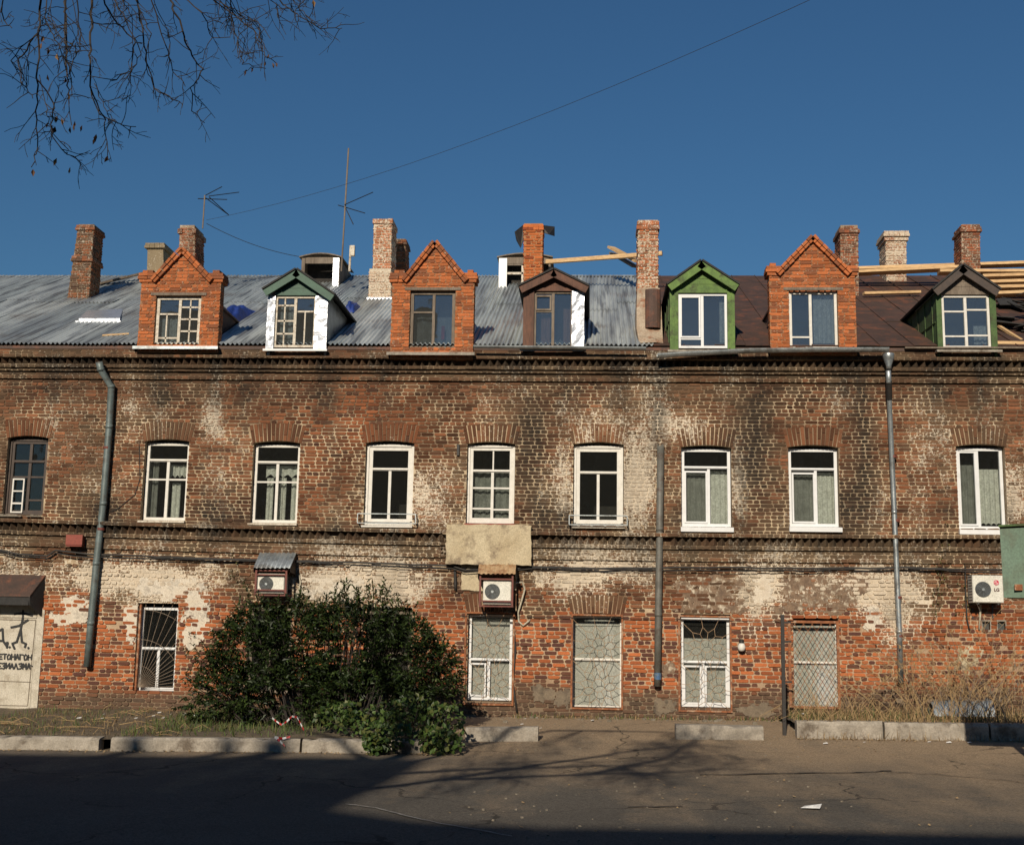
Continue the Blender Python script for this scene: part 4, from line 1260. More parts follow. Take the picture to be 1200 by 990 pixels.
lk_w2 = palette((.38, .12, .05), (.25, .1, .05), .54, (.48, .40, .29), .06, .3)
y1 = on_roof(92, 351)[1]
chimney((79, 104, 351), (92, 110, 263), y1, .62, lk_dark, ((.56, .14, .05), (.93, .14, .05)), broken=.2)
chimney((172, 192, 326), (173, 191, 287), 31.6, 1.3, lk_grey, ((.93, .15, .07),), cap='plain')
chimney((209, 228, 318), (211, 228, 264), 29.6, .75, lk_red, ((.90, .13, .05),), broken=.4)
y4 = on_roof(445, 350)[1]
chimney((432, 458, 352), (433, 458, 315), y4 - .02, .85, lk_white, ())
chimney((436, 457, 352), (438.5, 459, 257), y4 + .04, .75, lk_w2, ((.95, .13, .035),), broken=.1)
chimney((464, 475, 340), (464, 475, 280), 31.2, .6, lk_dark, ((.9, .14, .05),), broken=.3)
ch5, y5, zb5, zt5 = chimney((614, 635, 330), (614, 636, 262), 28.4, .55, lk_or, ((.93, .14, .03),))
chimney((747, 771, 360), (748, 771, 258), 26.3, .55, lk_wmix, ((.92, .20, .04),), broken=.15)
chimney((985, 1006, 330), (985, 1005, 264), 30.2, .7, lk_red, ((.90, .18, .05),), broken=.15)
chimney((1039, 1062, 325), (1038, 1062, 273), 32.4, .75, lk_white, ((.86, .09, .05), (.93, .16, .08)), cap='brick')
chimney((1127, 1149, 330), (1127, 1148, 263), 30.8, .65, lk_red, ((.90, .14, .05),), broken=.3)
# flashing at the foot of the pale chimney
b = MB(); q0, q1 = at(430, 352, y4 - .08), at(460, 352, y4 - .08)
b.hexa([(q0[0], y4 - .12, q0[2] - .03), (q1[0], y4 - .12, q1[2] - .03), (q1[0], y4 - .10, q1[2] + .07), (q0[0], y4 - .10, q0[2] + .07), (q0[0], y4, q0[2]), (q1[0], y4, q1[2]), (q1[0], y4, q1[2] + .09), (q0[0], y4, q0[2] + .09)])
obj('flashing', b, 'foil', roof)
# bent tin flaps on the orange chimney
b = MB()
for pts in (((613, 264), (603, 272), (605, 282), (610, 291), (616, 276)), ((634, 264), (650, 266), (650, 277), (643, 275), (636, 273))):
    P_ = [Vector(at(p[0], p[1], y5 + .05 + .25 * (i in (1, 2)))) for i, p in enumerate(pts)]
    b = MB(); b.add(P_ + [p + Vector((0, .015, .012)) for p in P_], [(0, 1, 2, 3, 4), (9, 8, 7, 6, 5)] + [(i, (i + 1) % 5, 5 + (i + 1) % 5, 5 + i) for i in range(5)])
    obj('tin_flap', b, 'black_metal', ch5)

# plastered flue at the foot of the chimney by the green dormer, half covered by a rusty shell
b = MB()
prof = [((747, 773), 338, 25.9), ((746, 775), 360, 25.7), ((746, 776), 385, 25.3), ((749, 777), 402, 24.95)]
vs = []
for (a, c_), py, y in prof:
    for px in (a, (a * 2 + c_) / 3, (a + 2 * c_) / 3, c_):
        p = at(px, py, y); vs.append((p[0], p[1] - (.06 if a < px < c_ else 0) + random.uniform(-.02, .02), p[2]))
    for px in (c_, a):
        p = at(px, py, y); vs.append((p[0], p[1] + 1.0, p[2]))
fs = []
for i in range(3):
    for k in range(6): fs.append((i * 6 + k, i * 6 + (k + 1) % 6, (i + 1) * 6 + (k + 1) % 6, (i + 1) * 6 + k))
fs.append((0, 1, 2, 3, 4, 5)); fs.append((23, 22, 21, 20, 19, 18))
b.add(vs, fs)
fl = obj('flue_base', b, 'flue', building)
b = MB(); P_ = []
for py, y in ((340, 25.75), (370, 25.45), (385, 25.25)):
    for k in range(7):
        a = math.pi * k / 6
        p = at(765 - 9 * math.cos(a), py, y)
        P_.append((p[0], y - .10 * math.sin(a) - .02, p[2]))
b.add(P_, [(i * 7 + k, i * 7 + k + 1, (i + 1) * 7 + k + 1, (i + 1) * 7 + k) for i in range(2) for k in range(6)])
obj('rusty_shell', b, 'rust_sheet', fl)

# ------------------------------------------------------------------ roof hatches and skylight
def hatch(pr, base_y, dep, parts):
    Y = base_y
    x0, x1, z0, z1 = rect(*pr, Y)
    b = MB(); t = .05
    b.box(x0, x0 + t, Y, Y + dep, z0 - .3, z1); b.box(x1 - t, x1, Y, Y + dep, z0 - .3, z1); b.box(x0 + t, x1 - t, Y + dep - t, Y + dep, z0 - .3, z1)
    h = obj('roof_hatch', b, parts['side'], building)
    b = MB(); n = 6
    for k in range(n):                                               # bowed lid
        u0, u1 = k / n, (k + 1) / n
        f = lambda u: z1 + .16 * math.sin(math.pi * (.12 + .76 * u)) - .05
        X = lambda u: x0 - .06 + (x1 - x0 + .12) * u
        b.hexa([(X(u0), Y - .08, f(u0)), (X(u1), Y - .08, f(u1)), (X(u1), Y - .08, f(u1) + .03), (X(u0), Y - .08, f(u0) + .03),
                (X(u0), Y + dep, f(u0) + .05), (X(u1), Y + dep, f(u1) + .05), (X(u1), Y + dep, f(u1) + .08), (X(u0), Y + dep, f(u0) + .08)])
    obj('lid', b, parts['lid'], h)
    b = MB(); b.box(x0 + t, x1 - t, Y - .01, Y + .04, z1 - .14, z1 + .03); obj('lintel', b, 'old_wood', h)
    for (a, c_, m) in parts['boards']:
        X0, X1 = at(a, (pr[2] + pr[3]) / 2, Y - .03)[0], at(c_, (pr[2] + pr[3]) / 2, Y - .03)[0]
        b = MB(); b.box(X0, X1, Y - .04, Y - .012, z0 - .06, z1 - .0); obj('cladding_board', b, m, h)
    b = MB(); b.box(x0 + t, x1 - t, Y + .5, Y + .55, z0 - .2, z1); obj('shade_backing', b, 'unlit_room', h)  # dark sheet standing for the shaded inside of the hatch
    for (a, c_, d_, e_, m) in parts.get('bars', []):
        q = rect(a, c_, d_, e_, Y); b = MB(); b.box(q[0], q[1], Y, Y + .04, q[2], q[3]); obj('window_bar', b, m, h)
    return h
yh = on_roof(372, 336)[1]
hatch((353, 398, 303, 336), yh, 1.6, dict(side='old_wood', lid='old_wood', boards=[(390, 397, 'foil'), (353, 357, 'old_wood')]))
yh2 = on_roof(600, 337)[1]
hatch((585, 645, 303, 337), yh2, 1.5, dict(side='old_wood', lid='old_wood', boards=[(584.5, 594, 'white_plastic')], bars=[(594, 613, 319, 321.5, 'old_white'), (594, 613, 309, 311, 'old_wood'), (611, 614, 310, 337, 'old_white')]))
b = MB(); p0, p1 = on_roof(92, 378), on_roof(140, 378); q0, q1 = on_roof(96, 368), on_roof(138, 366)
b.hexa([(p0[0], p0[1], p0[2]), (p1[0], p1[1], p1[2]), (p1[0], p1[1], p1[2] + .10), (p0[0], p0[1], p0[2] + .10), (q0[0], q0[1] + .3, q0[2] + .1), (q1[0], q1[1] + .3, q1[2] + .1), (q1[0], q1[1] + .3, q1[2] + .17), (q0[0], q0[1] + .3, q0[2] + .17)])
b.box(p0[0] - .05, p1[0] + .05, p0[1] - .06, p0[1] - .01, p0[2] - .02, p0[2] + .03)
obj('roof_vent', b, 'foil', building)

# ------------------------------------------------------------------ gutters, downpipes
def half_gutter(pts, r, mat):
    b = MB(); n = 9; vs = []
    for i, p in enumerate(pts):
        for k in range(n):
            a = math.pi + math.pi * k / (n - 1)
            vs.append((p[0], p[1] + r * math.cos(a), p[2] + r * math.sin(a)))
        for k in range(n):
            a = 2 * math.pi - math.pi * k / (n - 1)
            vs.append((p[0], p[1] + (r - .006) * math.cos(a), p[2] + (r - .006) * math.sin(a)))
    m = 2 * n
    fs = [(i * m + k, i * m + (k + 1) % m, (i + 1) * m + (k + 1) % m, (i + 1) * m + k) for i in range(len(pts) - 1) for k in range(m)]
    fs += [tuple(range(m)), tuple((len(pts) - 1) * m + k for k in range(m))[::-1]]
    b.add(vs, fs)
    return obj('gutter', b, mat, building, smooth=False)
gp = [at(px, py, D - .46) for px, py in ((770, 415), (800, 413), (840, 411), (880, 409), (960, 408), (1041, 408))]
g1 = half_gutter(gp, .085, 'galvanised')
for px, py in ((855, 410), (903, 408), (1000, 408)):
    p = at(px, py, D - .46); b = MB(); b.tube([(p[0], D - .22, p[2] + .05), (p[0], D - .34, p[2] + .04), (p[0], D - .515, p[2] + .02), (p[0], D - .51, p[2] - .04), (p[0], D - .42, p[2] - .095), (p[0], D - .29, p[2] - .04)], .012, 5)
    obj('gutter_bracket', b, 'red_steel', g1)
gp = [at(px, py, D - .44) for px, py in ((555, 405), (640, 406), (700, 406.5), (757, 407))]
half_gutter(gp, .06, 'galvanised')
for (a, b_) in ((156, 252), (1060, 1200)):
    p0, p1 = at(a, 408, D - .25), at(b_, 408, D - .25); b = MB()
    b.beam(p0, p1, .12, .03); obj('eaves_board', b, 'asphalt_felt' if a < 500 else 'old_wood', roof)
def downpipe(path, r, mat, funnel=None, brackets=(), ragged=False):
    b = MB()
    pts = [at(px, py, D - off) for px, py, off in path]
    b.tube(pts, r, 14)
    for i in range(1, len(pts) - 1): b.tube([Vector(pts[i]) + Vector((0, 0, .04)), Vector(pts[i]) - Vector((0, 0, .04))], r * 1.06, 14)
    if ragged:
        p = Vector(pts[0]); b.add([p + Vector((-r, 0, -.02)), p + Vector((r, -.01, -.02)), p + Vector((r * .8, -.02, .08)), p + Vector((-r * .2, -.03, .02)), p + Vector((-r * .9, 0, .06))], [(0, 1, 2, 3, 4)])
    o = obj('drainpipe', b, mat, building, smooth=True)
    if funnel:
        p = at(*funnel, D - path[0][2]); f = MB(); f.lathe((p[0], p[1], p[2] - .30), (0, 0, 1), [(r, 0), (r * 1.05, .06), (r * 2.1, .22), (r * 2.3, .30), (r * 2.2, .31)], 18)
        obj('hopper', f, mat, o, smooth=True)
    for px, py in brackets:
        p = at(px, py, D - .1); b = MB(); b.tube([(p[0], D - .13, p[2] - .025), (p[0], D - .13, p[2] + .025)], r * 1.12, 12); b.tube([(p[0], D - .1, p[2]), (p[0], D + .02, p[2])], .012, 5)
        obj('pipe_bracket', b, 'red_steel', o)
    return o
downpipe([(116, 424, .36), (118, 433, .32), (130.5, 453, .13), (128, 500, .13), (121, 590, .13), (113, 660, .13), (106.5, 730, .13), (102, 781, .13)], .072, 'pipe_grey', brackets=((119, 620), (126, 525)))
downpipe([(1041, 434, .38), (1041.5, 447, .30), (1042, 466, .13), (1048, 600, .13), (1054, 740, .13), (1056, 800, .13)], .052, 'galvanised', (1041, 415), ((1047, 535), (1050.5, 610), (1053, 700), (1054.5, 745)))
b = MB(); p = [at(1041.7, 446, D - .30), at(1042, 468, D - .135)]; b.tube(p, .062, 14); obj('pipe_sleeve', b, 'black_metal', building)
downpipe([(774, 524, .10), (773, 620, .11), (771.5, 720, .11), (770.5, 804, .11)], .07, 'pipe_plain', ragged=True)
b = MB(); b.tube([at(770.8, 796, D - .11), at(770.7, 788, D - .11)], .0725, 14); 
simple('blue_paint', (0.03, 0.10, 0.24), (0.12, 0.15, 0.15), 0.6, scale=20)
obj('paint_mark', b, 'blue_paint', building)

# ------------------------------------------------------------------ door with hood and spray-painted writing
x0, x1, z0, z1 = door_r
zd = gz(x0 + .5, D) - .05
fx = lambda px: x0 + (px + 30) / 77 * (x1 - x0)
fzp = lambda py: z1 - (py - 705) / 124 * (z1 - z0)
b = MB(); b.box(x0, fx(41), D + .0, D + .05, zd, fzp(724)); door = obj('door', b, 'door_paint', building)
b = MB(); b.box(x0, fx(41), D - .012, D + .05, fzp(723.4), z1); obj('door_head', b, 'door_paint', door)
b = MB(); b.box(fx(42), x1 + .06, D - .03, D + .06, zd, fzp(712)); obj('door_jamb', b, 'door_paint', door)
b = MB()
for (a, c_) in (((-30, 797.5), (40, 798.5)), ((-30, 726), (40, 726)), ((40, 726), (38.5, 826)), ((-30, 826), (38, 826))):
    b.beam((fx(a[0]), D - .004, fzp(a[1])), (fx(c_[0]), D - .004, fzp(c_[1])), .012, .014, (0, 1, 0))
obj('weld_seam', b, 'old_wood', door)
def stroke(mb, pts, w=.016):
    P_ = [Vector((fx(p[0]), D - .0165, fzp(p[1]))) for p in pts]
    for a, c_ in zip(P_[:-1], P_[1:]):
        d_ = (c_ - a)
        if d_.length < 1e-5: continue
        d_.normalize(); s_ = Vector((-d_.z, 0, d_.x)) * w; e = d_ * w * .6
        yo = Vector((0, .0004 * random.random(), 0))
        mb.add([a - s_ - e + yo, a + s_ - e + yo, c_ + s_ + e + yo, c_ - s_ + e + yo], [(0, 1, 2, 3)])
g = MB()
for s_ in ([(15, 719.5), (24, 718), (36, 721)], [(24.5, 715), (25, 722), (23.5, 737), (20, 752)], [(31, 726), (21, 733), (12, 735)], [(23.5, 737), (26, 752), (31, 754), (30, 758)], [(20, 752), (15, 754), (18, 760)],
           [(-6, 752), (-6, 742), (2, 737), (4, 751), (-8, 751)], [(-8, 751), (-8, 755)], [(4, 751), (6, 754)], [(9, 759), (9.5, 753), (6, 754), (8, 756.5)], [(12, 758), (12.4, 758.6)], [(34, 758.4), (34.4, 759.2)]):
    stroke(g, s_, .021)
obj('spray_figure', g, 'graffiti', door); g = MB()
def word(y0, h, wdt, x, letters):
    for L_ in letters:
        for s_ in L_: stroke(g, [(x + a * wdt * .8, y0 + b_ * h + random.uniform(-.4, .4)) for a, b_ in s_], .013)
        x += wdt
E_ = [[(1, 0), (0, .05), (0, 1), (1, .95)], [(0, .5), (.8, .5)]]; T_ = [[(0, 0), (1, 0)], [(.5, 0), (.5, 1)]]; O_ = [[(.5, 0), (0, .4), (.2, 1), (.8, 1), (1, .4), (.5, 0)]]
H_ = [[(0, 0), (0, 1)], [(1, 0), (1, 1)], [(0, .5), (1, .5)]]; A_ = [[(0, 1), (.5, 0), (1, 1)], [(.2, .65), (.8, .65)]]; G_ = [[(1, .1), (0, 0), (.1, 1)]]
Z_ = [[(0, .1), (.8, 0), (.9, .4), (.4, .5), (1, .7), (.6, 1), (0, .95)]]; I_ = [[(0, 0), (0, 1), (1, 0), (1, 1)]]; Lc = [[(0, 1), (.4, 0), (1, 1)]]; M_ = [[(0, 1), (.1, 0), (.5, .6), (.9, 0), (1, 1)]]
word(766.5, 6, 4.9, 0.5, [E_, T_, O_, H_, A_, G_, O_, H_])
word(777, 6.5, 4.9, 0, [E_, Z_, I_, A_, Lc, Z_, M_, A_])
stroke(g, [(38, 779), (43, 781)], .012)
obj('spray_writing', g, 'graffiti', door)
hx0, hx1 = at(-40, 700, D)[0], at(52, 700, D)[0]
ht, hb = at(20, 673, D - .05)[2], at(20, 697, D - .40)[2]
b = MB(); yo = D - .40
b.hexa([(hx0, yo, hb - .03), (hx1 - .12, yo, hb - .03), (hx1 - .12, yo, hb), (hx0, yo, hb), (hx0, D - .02, ht - .03), (hx1, D - .02, ht - .03), (hx1, D - .02, ht), (hx0, D - .02, ht)])
hood = obj('door_hood', b, 'rust_sheet', building)
b = MB(); b.prism([(0, 0), (1, 0), (1, 1), (0, 1)], 0, .001); b = MB()
b.add([(hx1 - .125, yo, hb - .03), (hx1 - .005, D - .03, ht - .04), (hx1 - .005, D - .03, hb - .42), (hx1 - .125, yo + .05, hb - .20), (hx1 - .15, yo, hb - .03), (hx1 - .03, D - .03, ht - .04), (hx1 - .03, D - .03, hb - .42), (hx1 - .15, yo + .05, hb - .20)],
      [(0, 1, 2, 3), (7, 6, 5, 4), (0, 3, 7, 4), (3, 2, 6, 7), (2, 1, 5, 6)])
b.box(hx0, hx1 - .15, yo + .02, yo + .035, hb - .2, hb - .035)
obj('hood_side', b, 'asphalt_felt', hood)

# ------------------------------------------------------------------ air conditioners
def ac_unit(name, pr, y, dep, label, logo=False, fan=None, cage=None, canopy=None, hose=None):
    x0, x1, z0, z1 = rect(*pr, y)
    t = thing(name, ((x0 + x1) / 2, D, z0), label, 'air conditioner')
    b = MB(); r = .015
    b.hexa([(x0 + r, y, z0 + r), (x1 - r, y, z0 + r), (x1 - r, y, z1 - r), (x0 + r, y, z1 - r), (x0, y + r, z0), (x1, y + r, z0), (x1, y + r, z1), (x0, y + r, z1)], back=False)
    b.box(x0, x1, y + r, y + dep, z0, z1)
    obj('casing', b, 'ac_white', t)
    cx, cz = at(fan[0], fan[1], y)[0], at(fan[0], fan[1], y)[2]; rr = fan[2] * .0168
    b = MB(); b.lathe((cx, y - .002, cz), (0, 1, 0), [(rr, -.004), (rr, .003)], 24); obj('fan_opening', b, 'ac_dark', t)
    b = MB()
    for k in range(1, 7): 
        q = rr * k / 6.5
        b.tube([(cx + q * math.cos(a * math.pi / 10), y - .012, cz + q * math.sin(a * math.pi / 10)) for a in range(21)], .0035, 4, caps=False)
    for k in range(8): b.tube([(cx, y - .012, cz), (cx + rr * math.cos(k * math.pi / 4), y - .010, cz + rr * math.sin(k * math.pi / 4))], .003, 4)
    b.lathe((cx, y - .02, cz), (0, 1, 0), [(rr * .18, 0), (rr * .18, .012)], 12)
    obj('fan_guard', b, 'galvanised', t)
    b = MB()
    for k in range(9):
        z = z0 + (z1 - z0) * (k + .7) / 9.4; b.box(x0 - .004, x0 + .004, y + .05, y + dep - .04, z, z + .018)
    obj('side_louvre', b, 'ac_dark', t)
    if logo:
        p = at(1167.5, 682.5, y - .004); b = MB(); b.lathe((p[0], y - .006, p[2]), (0, 1, 0), [(.05, 0), (.05, .005)], 24); obj('logo_disc', b, 'logo_red', t)
        b = MB()
        b.tube([(p[0] + .032 * math.cos(a), y - .009, p[2] + .032 * math.sin(a)) for a in [R(70 + 300 * k / 16) for k in range(17)]], .004, 4)
        b.tube([(p[0], y - .009, p[2] + .022), (p[0], y - .009, p[2] - .016), (p[0] + .014, y - .009, p[2] - .016)], .004, 4)
        b.lathe((p[0] - .015, y - .010, p[2] + .014), (0, 1, 0), [(.006, 0), (.006, .002)], 8)
        obj('logo_mark', b, 'logo_white', t)
        cu = bpy.data.curves.new('lettering', 'FONT'); cu.body = 'LG'; cu.size = .085; cu.extrude = .003; cu.align_x = 'CENTER'; cu.offset = .003
        tmp = bpy.data.objects.new('lettering', cu); col.objects.link(tmp)
        dg = bpy.context.evaluated_depsgraph_get(); me = bpy.data.meshes.new_from_object(tmp.evaluated_get(dg)); bpy.data.objects.remove(tmp)
        q = at(1168, 692, y)
        me.transform(Matrix.Translation((q[0], y - .006, q[2] - .01)) @ Matrix.Rotation(R(90), 4, 'X'))
        me.materials.clear(); me.materials.append(M['logo_grey'])
        o = bpy.data.objects.new('lettering', me); col.objects.link(o); o.parent = t; o.matrix_parent_inverse = Matrix.Translation(-Vector(t.location))
        b = MB()
        for x in (x0 + .1, x1 - .1): b.beam((x, y + .02, z0 - .02), (x, D + .02, z0 - .02), .03, .03); b.beam((x, D - .015, z0 - .02), (x, D - .015, z0 - .3), .03, .02, (0, 1, 0))
        obj('bracket', b, 'ac_dark', t)
    if cage:
        a0, a1, c0, c1 = rect(*cage, y - .06); yy = y - .06; s_ = .035
        b = MB()
        for x in (a0, a1 - s_): b.box(x, x + s_, yy, yy + s_, c0, c1)
        for z in (c0, c0 + .10, c1 - s_, c1 - .12): b.box(a0 + s_, a1 - s_, yy + .002, yy + s_ - .002, z, z + s_ * .8)
        for x in (a0, a1 - s_):
            for z in (c0, c1 - s_): b.box(x + .002, x + s_ - .002, yy + s_, D + .01, z + .002, z + s_ - .002)
        obj('cage', b, 'red_steel', t)
    if canopy:
        (k0, k1, ky), (l0, l1, ly), m = canopy
        P0, P1, Q0, Q1 = at(k0, ky, D - .02), at(k1, ky, D - .02), at(l0, ly, y - .14), at(l1, ly, y - .14)
        b = MB(); n = 60; vs = []
        for i in range(n + 1):
            u = i / n; o = .010 * math.sin(u * 2 * math.pi * 8)
            for A, B in ((P0, P1), (Q0, Q1)):
                v = Vector(A).lerp(Vector(B), u); vs.append((v.x, v.y, v.z + o))
        vs += [(v[0], v[1], v[2] - .006) for v in vs]; m0 = 2 * (n + 1)
        fs = [(2 * i, 2 * i + 1, 2 * i + 3, 2 * i + 2) for i in range(n)] + [(m0 + 2 * i, m0 + 2 * i + 2, m0 + 2 * i + 3, m0 + 2 * i + 1) for i in range(n)]
        fs += [(2 * i + 1, m0 + 2 * i + 1, m0 + 2 * i + 3, 2 * i + 3) for i in range(n)]
        b.add(vs, fs); obj('canopy', b, m, t, smooth=True)
        for A, B in ((P0, Q0), (P1, Q1)):
            b = MB(); b.add([A, B, (B[0], B[1] + .03, B[2] - .09), (A[0], D - .02, B[2] - .12), (A[0] + .006, A[1], A[2]), (B[0] + .006, B[1], B[2]), (B[0] + .006, B[1] + .03, B[2] - .09), (A[0] + .006, D - .02, B[2] - .12)], [(0, 1, 2, 3), (7, 6, 5, 4), (0, 4, 5, 1), (1, 5, 6, 2)])
            obj('canopy_side', b, 'black_metal', t)
    if hose:
        b = MB(); b.tube([at(px, py, D - o) for px, py, o in hose], .02, 7); obj('drain_hose', b, 'hose', t, smooth=True)
    return t
ac_unit('air_conditioner', (1140, 1176, 674, 706), D - .42, .3, 'white air conditioner with a red badge on the orange wall by the green box', True, (1152, 690.5, 9), hose=((1149, 708, .1), (1148.5, 724, .05), (1147.5, 738, .03)))
ac_unit('air_conditioner', (566, 599, 678, 708), D - .42, .3, 'caged air conditioner under a rust-streaked canopy below the plaster block', False, (577, 693, 9), (561.5, 601.5, 672, 711), ((562, 605, 655), (560, 604, 672), 'rust_canopy'),
        ((603, 683, .2), (612, 682, .15), (615, 690, .12), (611, 705, .08), (607, 718, .06), (608, 728, .05), (613, 733, .05), (619, 728, .04), (621, 726, .01)))
ac_unit('air_conditioner', (301, 333, 672, 695), D - .42, .3, 'caged air conditioner under a grey corrugated canopy above the dark bush', False, (312, 684, 8.5), (298.5, 336, 667, 698), ((305, 348, 646), (297, 340, 665), 'galvanised'),
        ((350, 674, .05), (352, 682, .05), (350, 695, .06), (346, 705, .06), (347, 715, .05)))

# ------------------------------------------------------------------ cables and small fixtures on the wall
def cable_px(pts, off, r, label, name='cable', group=None, jit=.5, y=D):
    P_ = []
    for (a, b_) in zip(pts[:-1], pts[1:]):
        n = max(2, int(abs(b_[0] - a[0]) / 14))
        for k in range(n):
            t = k / n; P_.append(at(a[0] + (b_[0] - a[0]) * t, a[1] + (b_[1] - a[1]) * t + random.uniform(-jit, jit), y - off))
    P_.append(at(*pts[-1], y - off))
    b = MB(); b.tube(P_, r, 6)
    return obj(name, b, 'cable', None, smooth=True, label=label, cat='cable', group=group)
L1_ = [(-60, 643), (0, 644), (20, 649), (55, 651), (65, 645), (105, 649), (200, 653), (300, 656), (345, 657), (420, 659), (530, 663), (545, 668), (600, 667), (625, 664), (700, 666), (790, 665), (860, 665), (960, 666), (1060, 665), (1130, 667), (1172, 668), (1250, 669)]
cable_px(L1_, .10, .020, 'thick black cable sagging along the foot of the string course')
cable_px([(a, b_ + 2.2 + 1.5 * math.sin(a / 60)) for a, b_ in L1_], .12, .011, 'thin black cable looping just below the thick one along the string course', jit=.8)
cable_px([(540, 722), (600, 722.5), (700, 723.5), (860, 727), (930, 727)], .07, .006, 'thin pale wire stretched across the tops of the grilled windows', name='wire')
cable_px([(1131, 664), (1131.5, 690), (1133, 725), (1136, 738)], .03, .016, 'short black cable dropping beside the white wall air conditioner', jit=.2)
cable_px([(533, 660), (533.5, 676), (534, 692)], .03, .03, 'stub of black cable on the wall left of the caged air conditioner', jit=.2)
cable_px([(602, 735), (604, 760), (601, 800), (606, 835)], .03, .02, 'black cable running down beside the blind window to the ground', jit=.6)
cable_px([(125, 602), (140, 594), (158, 580), (164, 560), (163, 520)], .02, .008, 'wiry dead vine stem looping beside the grey-green drainpipe', name='vine_stem', jit=.8)
b = MB(); p = rect(78, 96, 627, 640, D - .22); b.box(p[0], p[1], D - .22, D - .02, p[2], p[3]); b.box(p[0] - .012, p[1] + .012, D - .235, D - .22, p[2] + .03, p[3] + .01)
obj('junction_box', b, 'red_box', None, label='small red metal box on the string course beside the grey-green drainpipe', cat='box')
lt = thing('wall_lamp', at(868, 756, D), 'small white globe lamp on the orange bricks between two grilled windows', 'lamp')
p = Vector(at(869, 757, D - .12)); b = MB(); b.lathe(p - Vector((0, 0, .10)), (0, 0, 1), [(.03, 0), (.065, .03), (.078, .08), (.065, .13), (.045, .16)], 16); obj('globe', b, 'white_paint', lt, smooth=True)
b = MB(); b.lathe(p + Vector((0, 0, .06)), (0, 0, 1), [(.05, 0), (.05, .06), (.02, .08)], 14); b.tube([p + Vector((0, 0, .11)), p + Vector((0, .13, .11))], .015); obj('lamp_holder', b, 'black_metal', lt)
for v_ in vents:
    b = MB(); b.box(v_[0] - .018, v_[0], D - .02, D + .05, v_[2] - .03, v_[3] + .03); b.box(v_[1], v_[1] + .018, D - .02, D + .05, v_[2] - .03, v_[3] + .03); b.box(v_[0], v_[1], D - .02, D + .05, v_[2] - .03, v_[2]); b.box(v_[0], v_[1], D - .02, D + .05, v_[3], v_[3] + .03)
    obj('vent_frame', b, 'concrete', building)
    b = MB(); b.box(v_[0], v_[1], D + .06, D + .08, v_[2], v_[3]); obj('vent_shade', b, 'ac_dark', building)  # dark sheet added for the shade deep in the vent
b = MB(); p = at(548, 545, D - .04); p2 = at(537, 528, D - .03)
b.box(p2[0] - .025, p2[0] + .025, D - .06, D + .01, at(537, 534)[2], at(537, 521)[2]); obj('iron_hook', b, 'black_metal', building)

# ------------------------------------------------------------------ things on the roof
def antenna(px, py0, py1, Y, elems, label, r=.018):
    p0, p1 = Vector(at(px[0], py0, Y)), Vector(at(px[1], py1, Y))
    t = thing('antenna', p0, label, 'antenna')
    b = MB(); b.tube([p0, p1], r, 7); obj('mast', b, 'old_wood', t)
    b = MB()
    for (a, c_, dy) in elems: b.tube([at(*a, Y - .06), at(*c_, Y + dy)], .012, 5)
    obj('element', b, 'black_metal', t)
    return t
antenna((237.5, 240), 268, 229, 29.7, [((232, 233), (266, 234), .5), ((241, 229), (260, 219), .7), ((245, 230), (280, 225.5), 1.2), ((241, 232), (268, 252), .8), ((245, 231), (268, 252), .8)], 'short television antenna on the chimney behind the white barred brick dormer')
antenna((400, 408.5), 318, 174, 30.5, [((396, 240.5), (428, 250), .4), ((404, 240), (437, 225.5), 1.0), ((405, 244), (414, 263), -.6)], 'tall mast antenna rising beside the open roof hatch', .022)
b = MB(); p0, p1 = at(409.5, 318, 30.2), at(411, 288, 30.2); b.tube([p0, p1], .03, 8); q = Vector(at(413.5, 294, 30.15)); b.box(q.x - .05, q.x + .05, q.y - .05, q.y + .05, q.z - .14, q.z + .13)
obj('roof_beacon', b, 'old_white', None, label='small white box on a stub pole right of the tall mast', cat='box')
def span_wire(a, b_, sag, r, label):
    a, b_ = Vector(a), Vector(b_); P_ = []
    for k in range(41):
        t = k / 40; P_.append(a.lerp(b_, t) - Vector((0, 0, sag * 4 * t * (1 - t))))
    m = MB(); m.tube(P_, r, 5); return obj('overhead_wire', m, 'cable', None, label=label, cat='wire')
wa, wb, tw_, sg_ = Vector(at(242, 258, 29.7)), Vector(at(1010, -28, 16.0)), .4, 2.6          # the wire goes on past the picture to a mast
we = wa + (wb - wa + Vector((0, 0, sg_ * 4 * tw_ * (1 - tw_)))) / tw_
span_wire(wa, we, sg_, .0042, 'long overhead wire rising across the sky from the short antenna')
ms = thing('utility_pole', (we.x, we.y, -.2), 'tall wooden pole across the street carrying the long overhead wire', 'pole')
b = MB(); b.tube([(we.x, we.y, -.3), (we.x, we.y, we.z + .25)], .16, 10, .10); obj('shaft', b, 'old_wood', ms, smooth=True)
b = MB(); b.beam((we.x - .7, we.y, we.z - .06), (we.x + .7, we.y, we.z - .06), .1, .1); obj('crossarm', b, 'old_wood', ms)
span_wire(at(242, 262, 29.7), at(352, 301, yh), .12, .008, 'slack wire from the short antenna to the open roof hatch')
span_wire(at(265, 325, 32.5), at(352, 318, yh), .10, .008, 'low slack wire behind the dark green gabled dormer')
def plank(a, b_, w, h, label, group=None, mat='new_timber'):
    m = MB(); m.beam(a, b_, w, h); return obj('plank', m, mat, None, label=label, cat='plank', group=group)
plank(at(640, 307, 31.2), at(776, 297, 30.4), .10, .10, 'long thin pale batten reaching past the chimney with white patches')
plank(at(716, 290, 31.8), at(748, 307, 30.6), .22, .06, 'short pale board tilted down against the chimney with white patches', )
plank(at(718, 297, 32.1), at(745, 313, 31.0), .22, .05, 'weathered board tilted below another against the chimney', mat='old_wood')
PG = 'new boards laid on the right end of the roof'
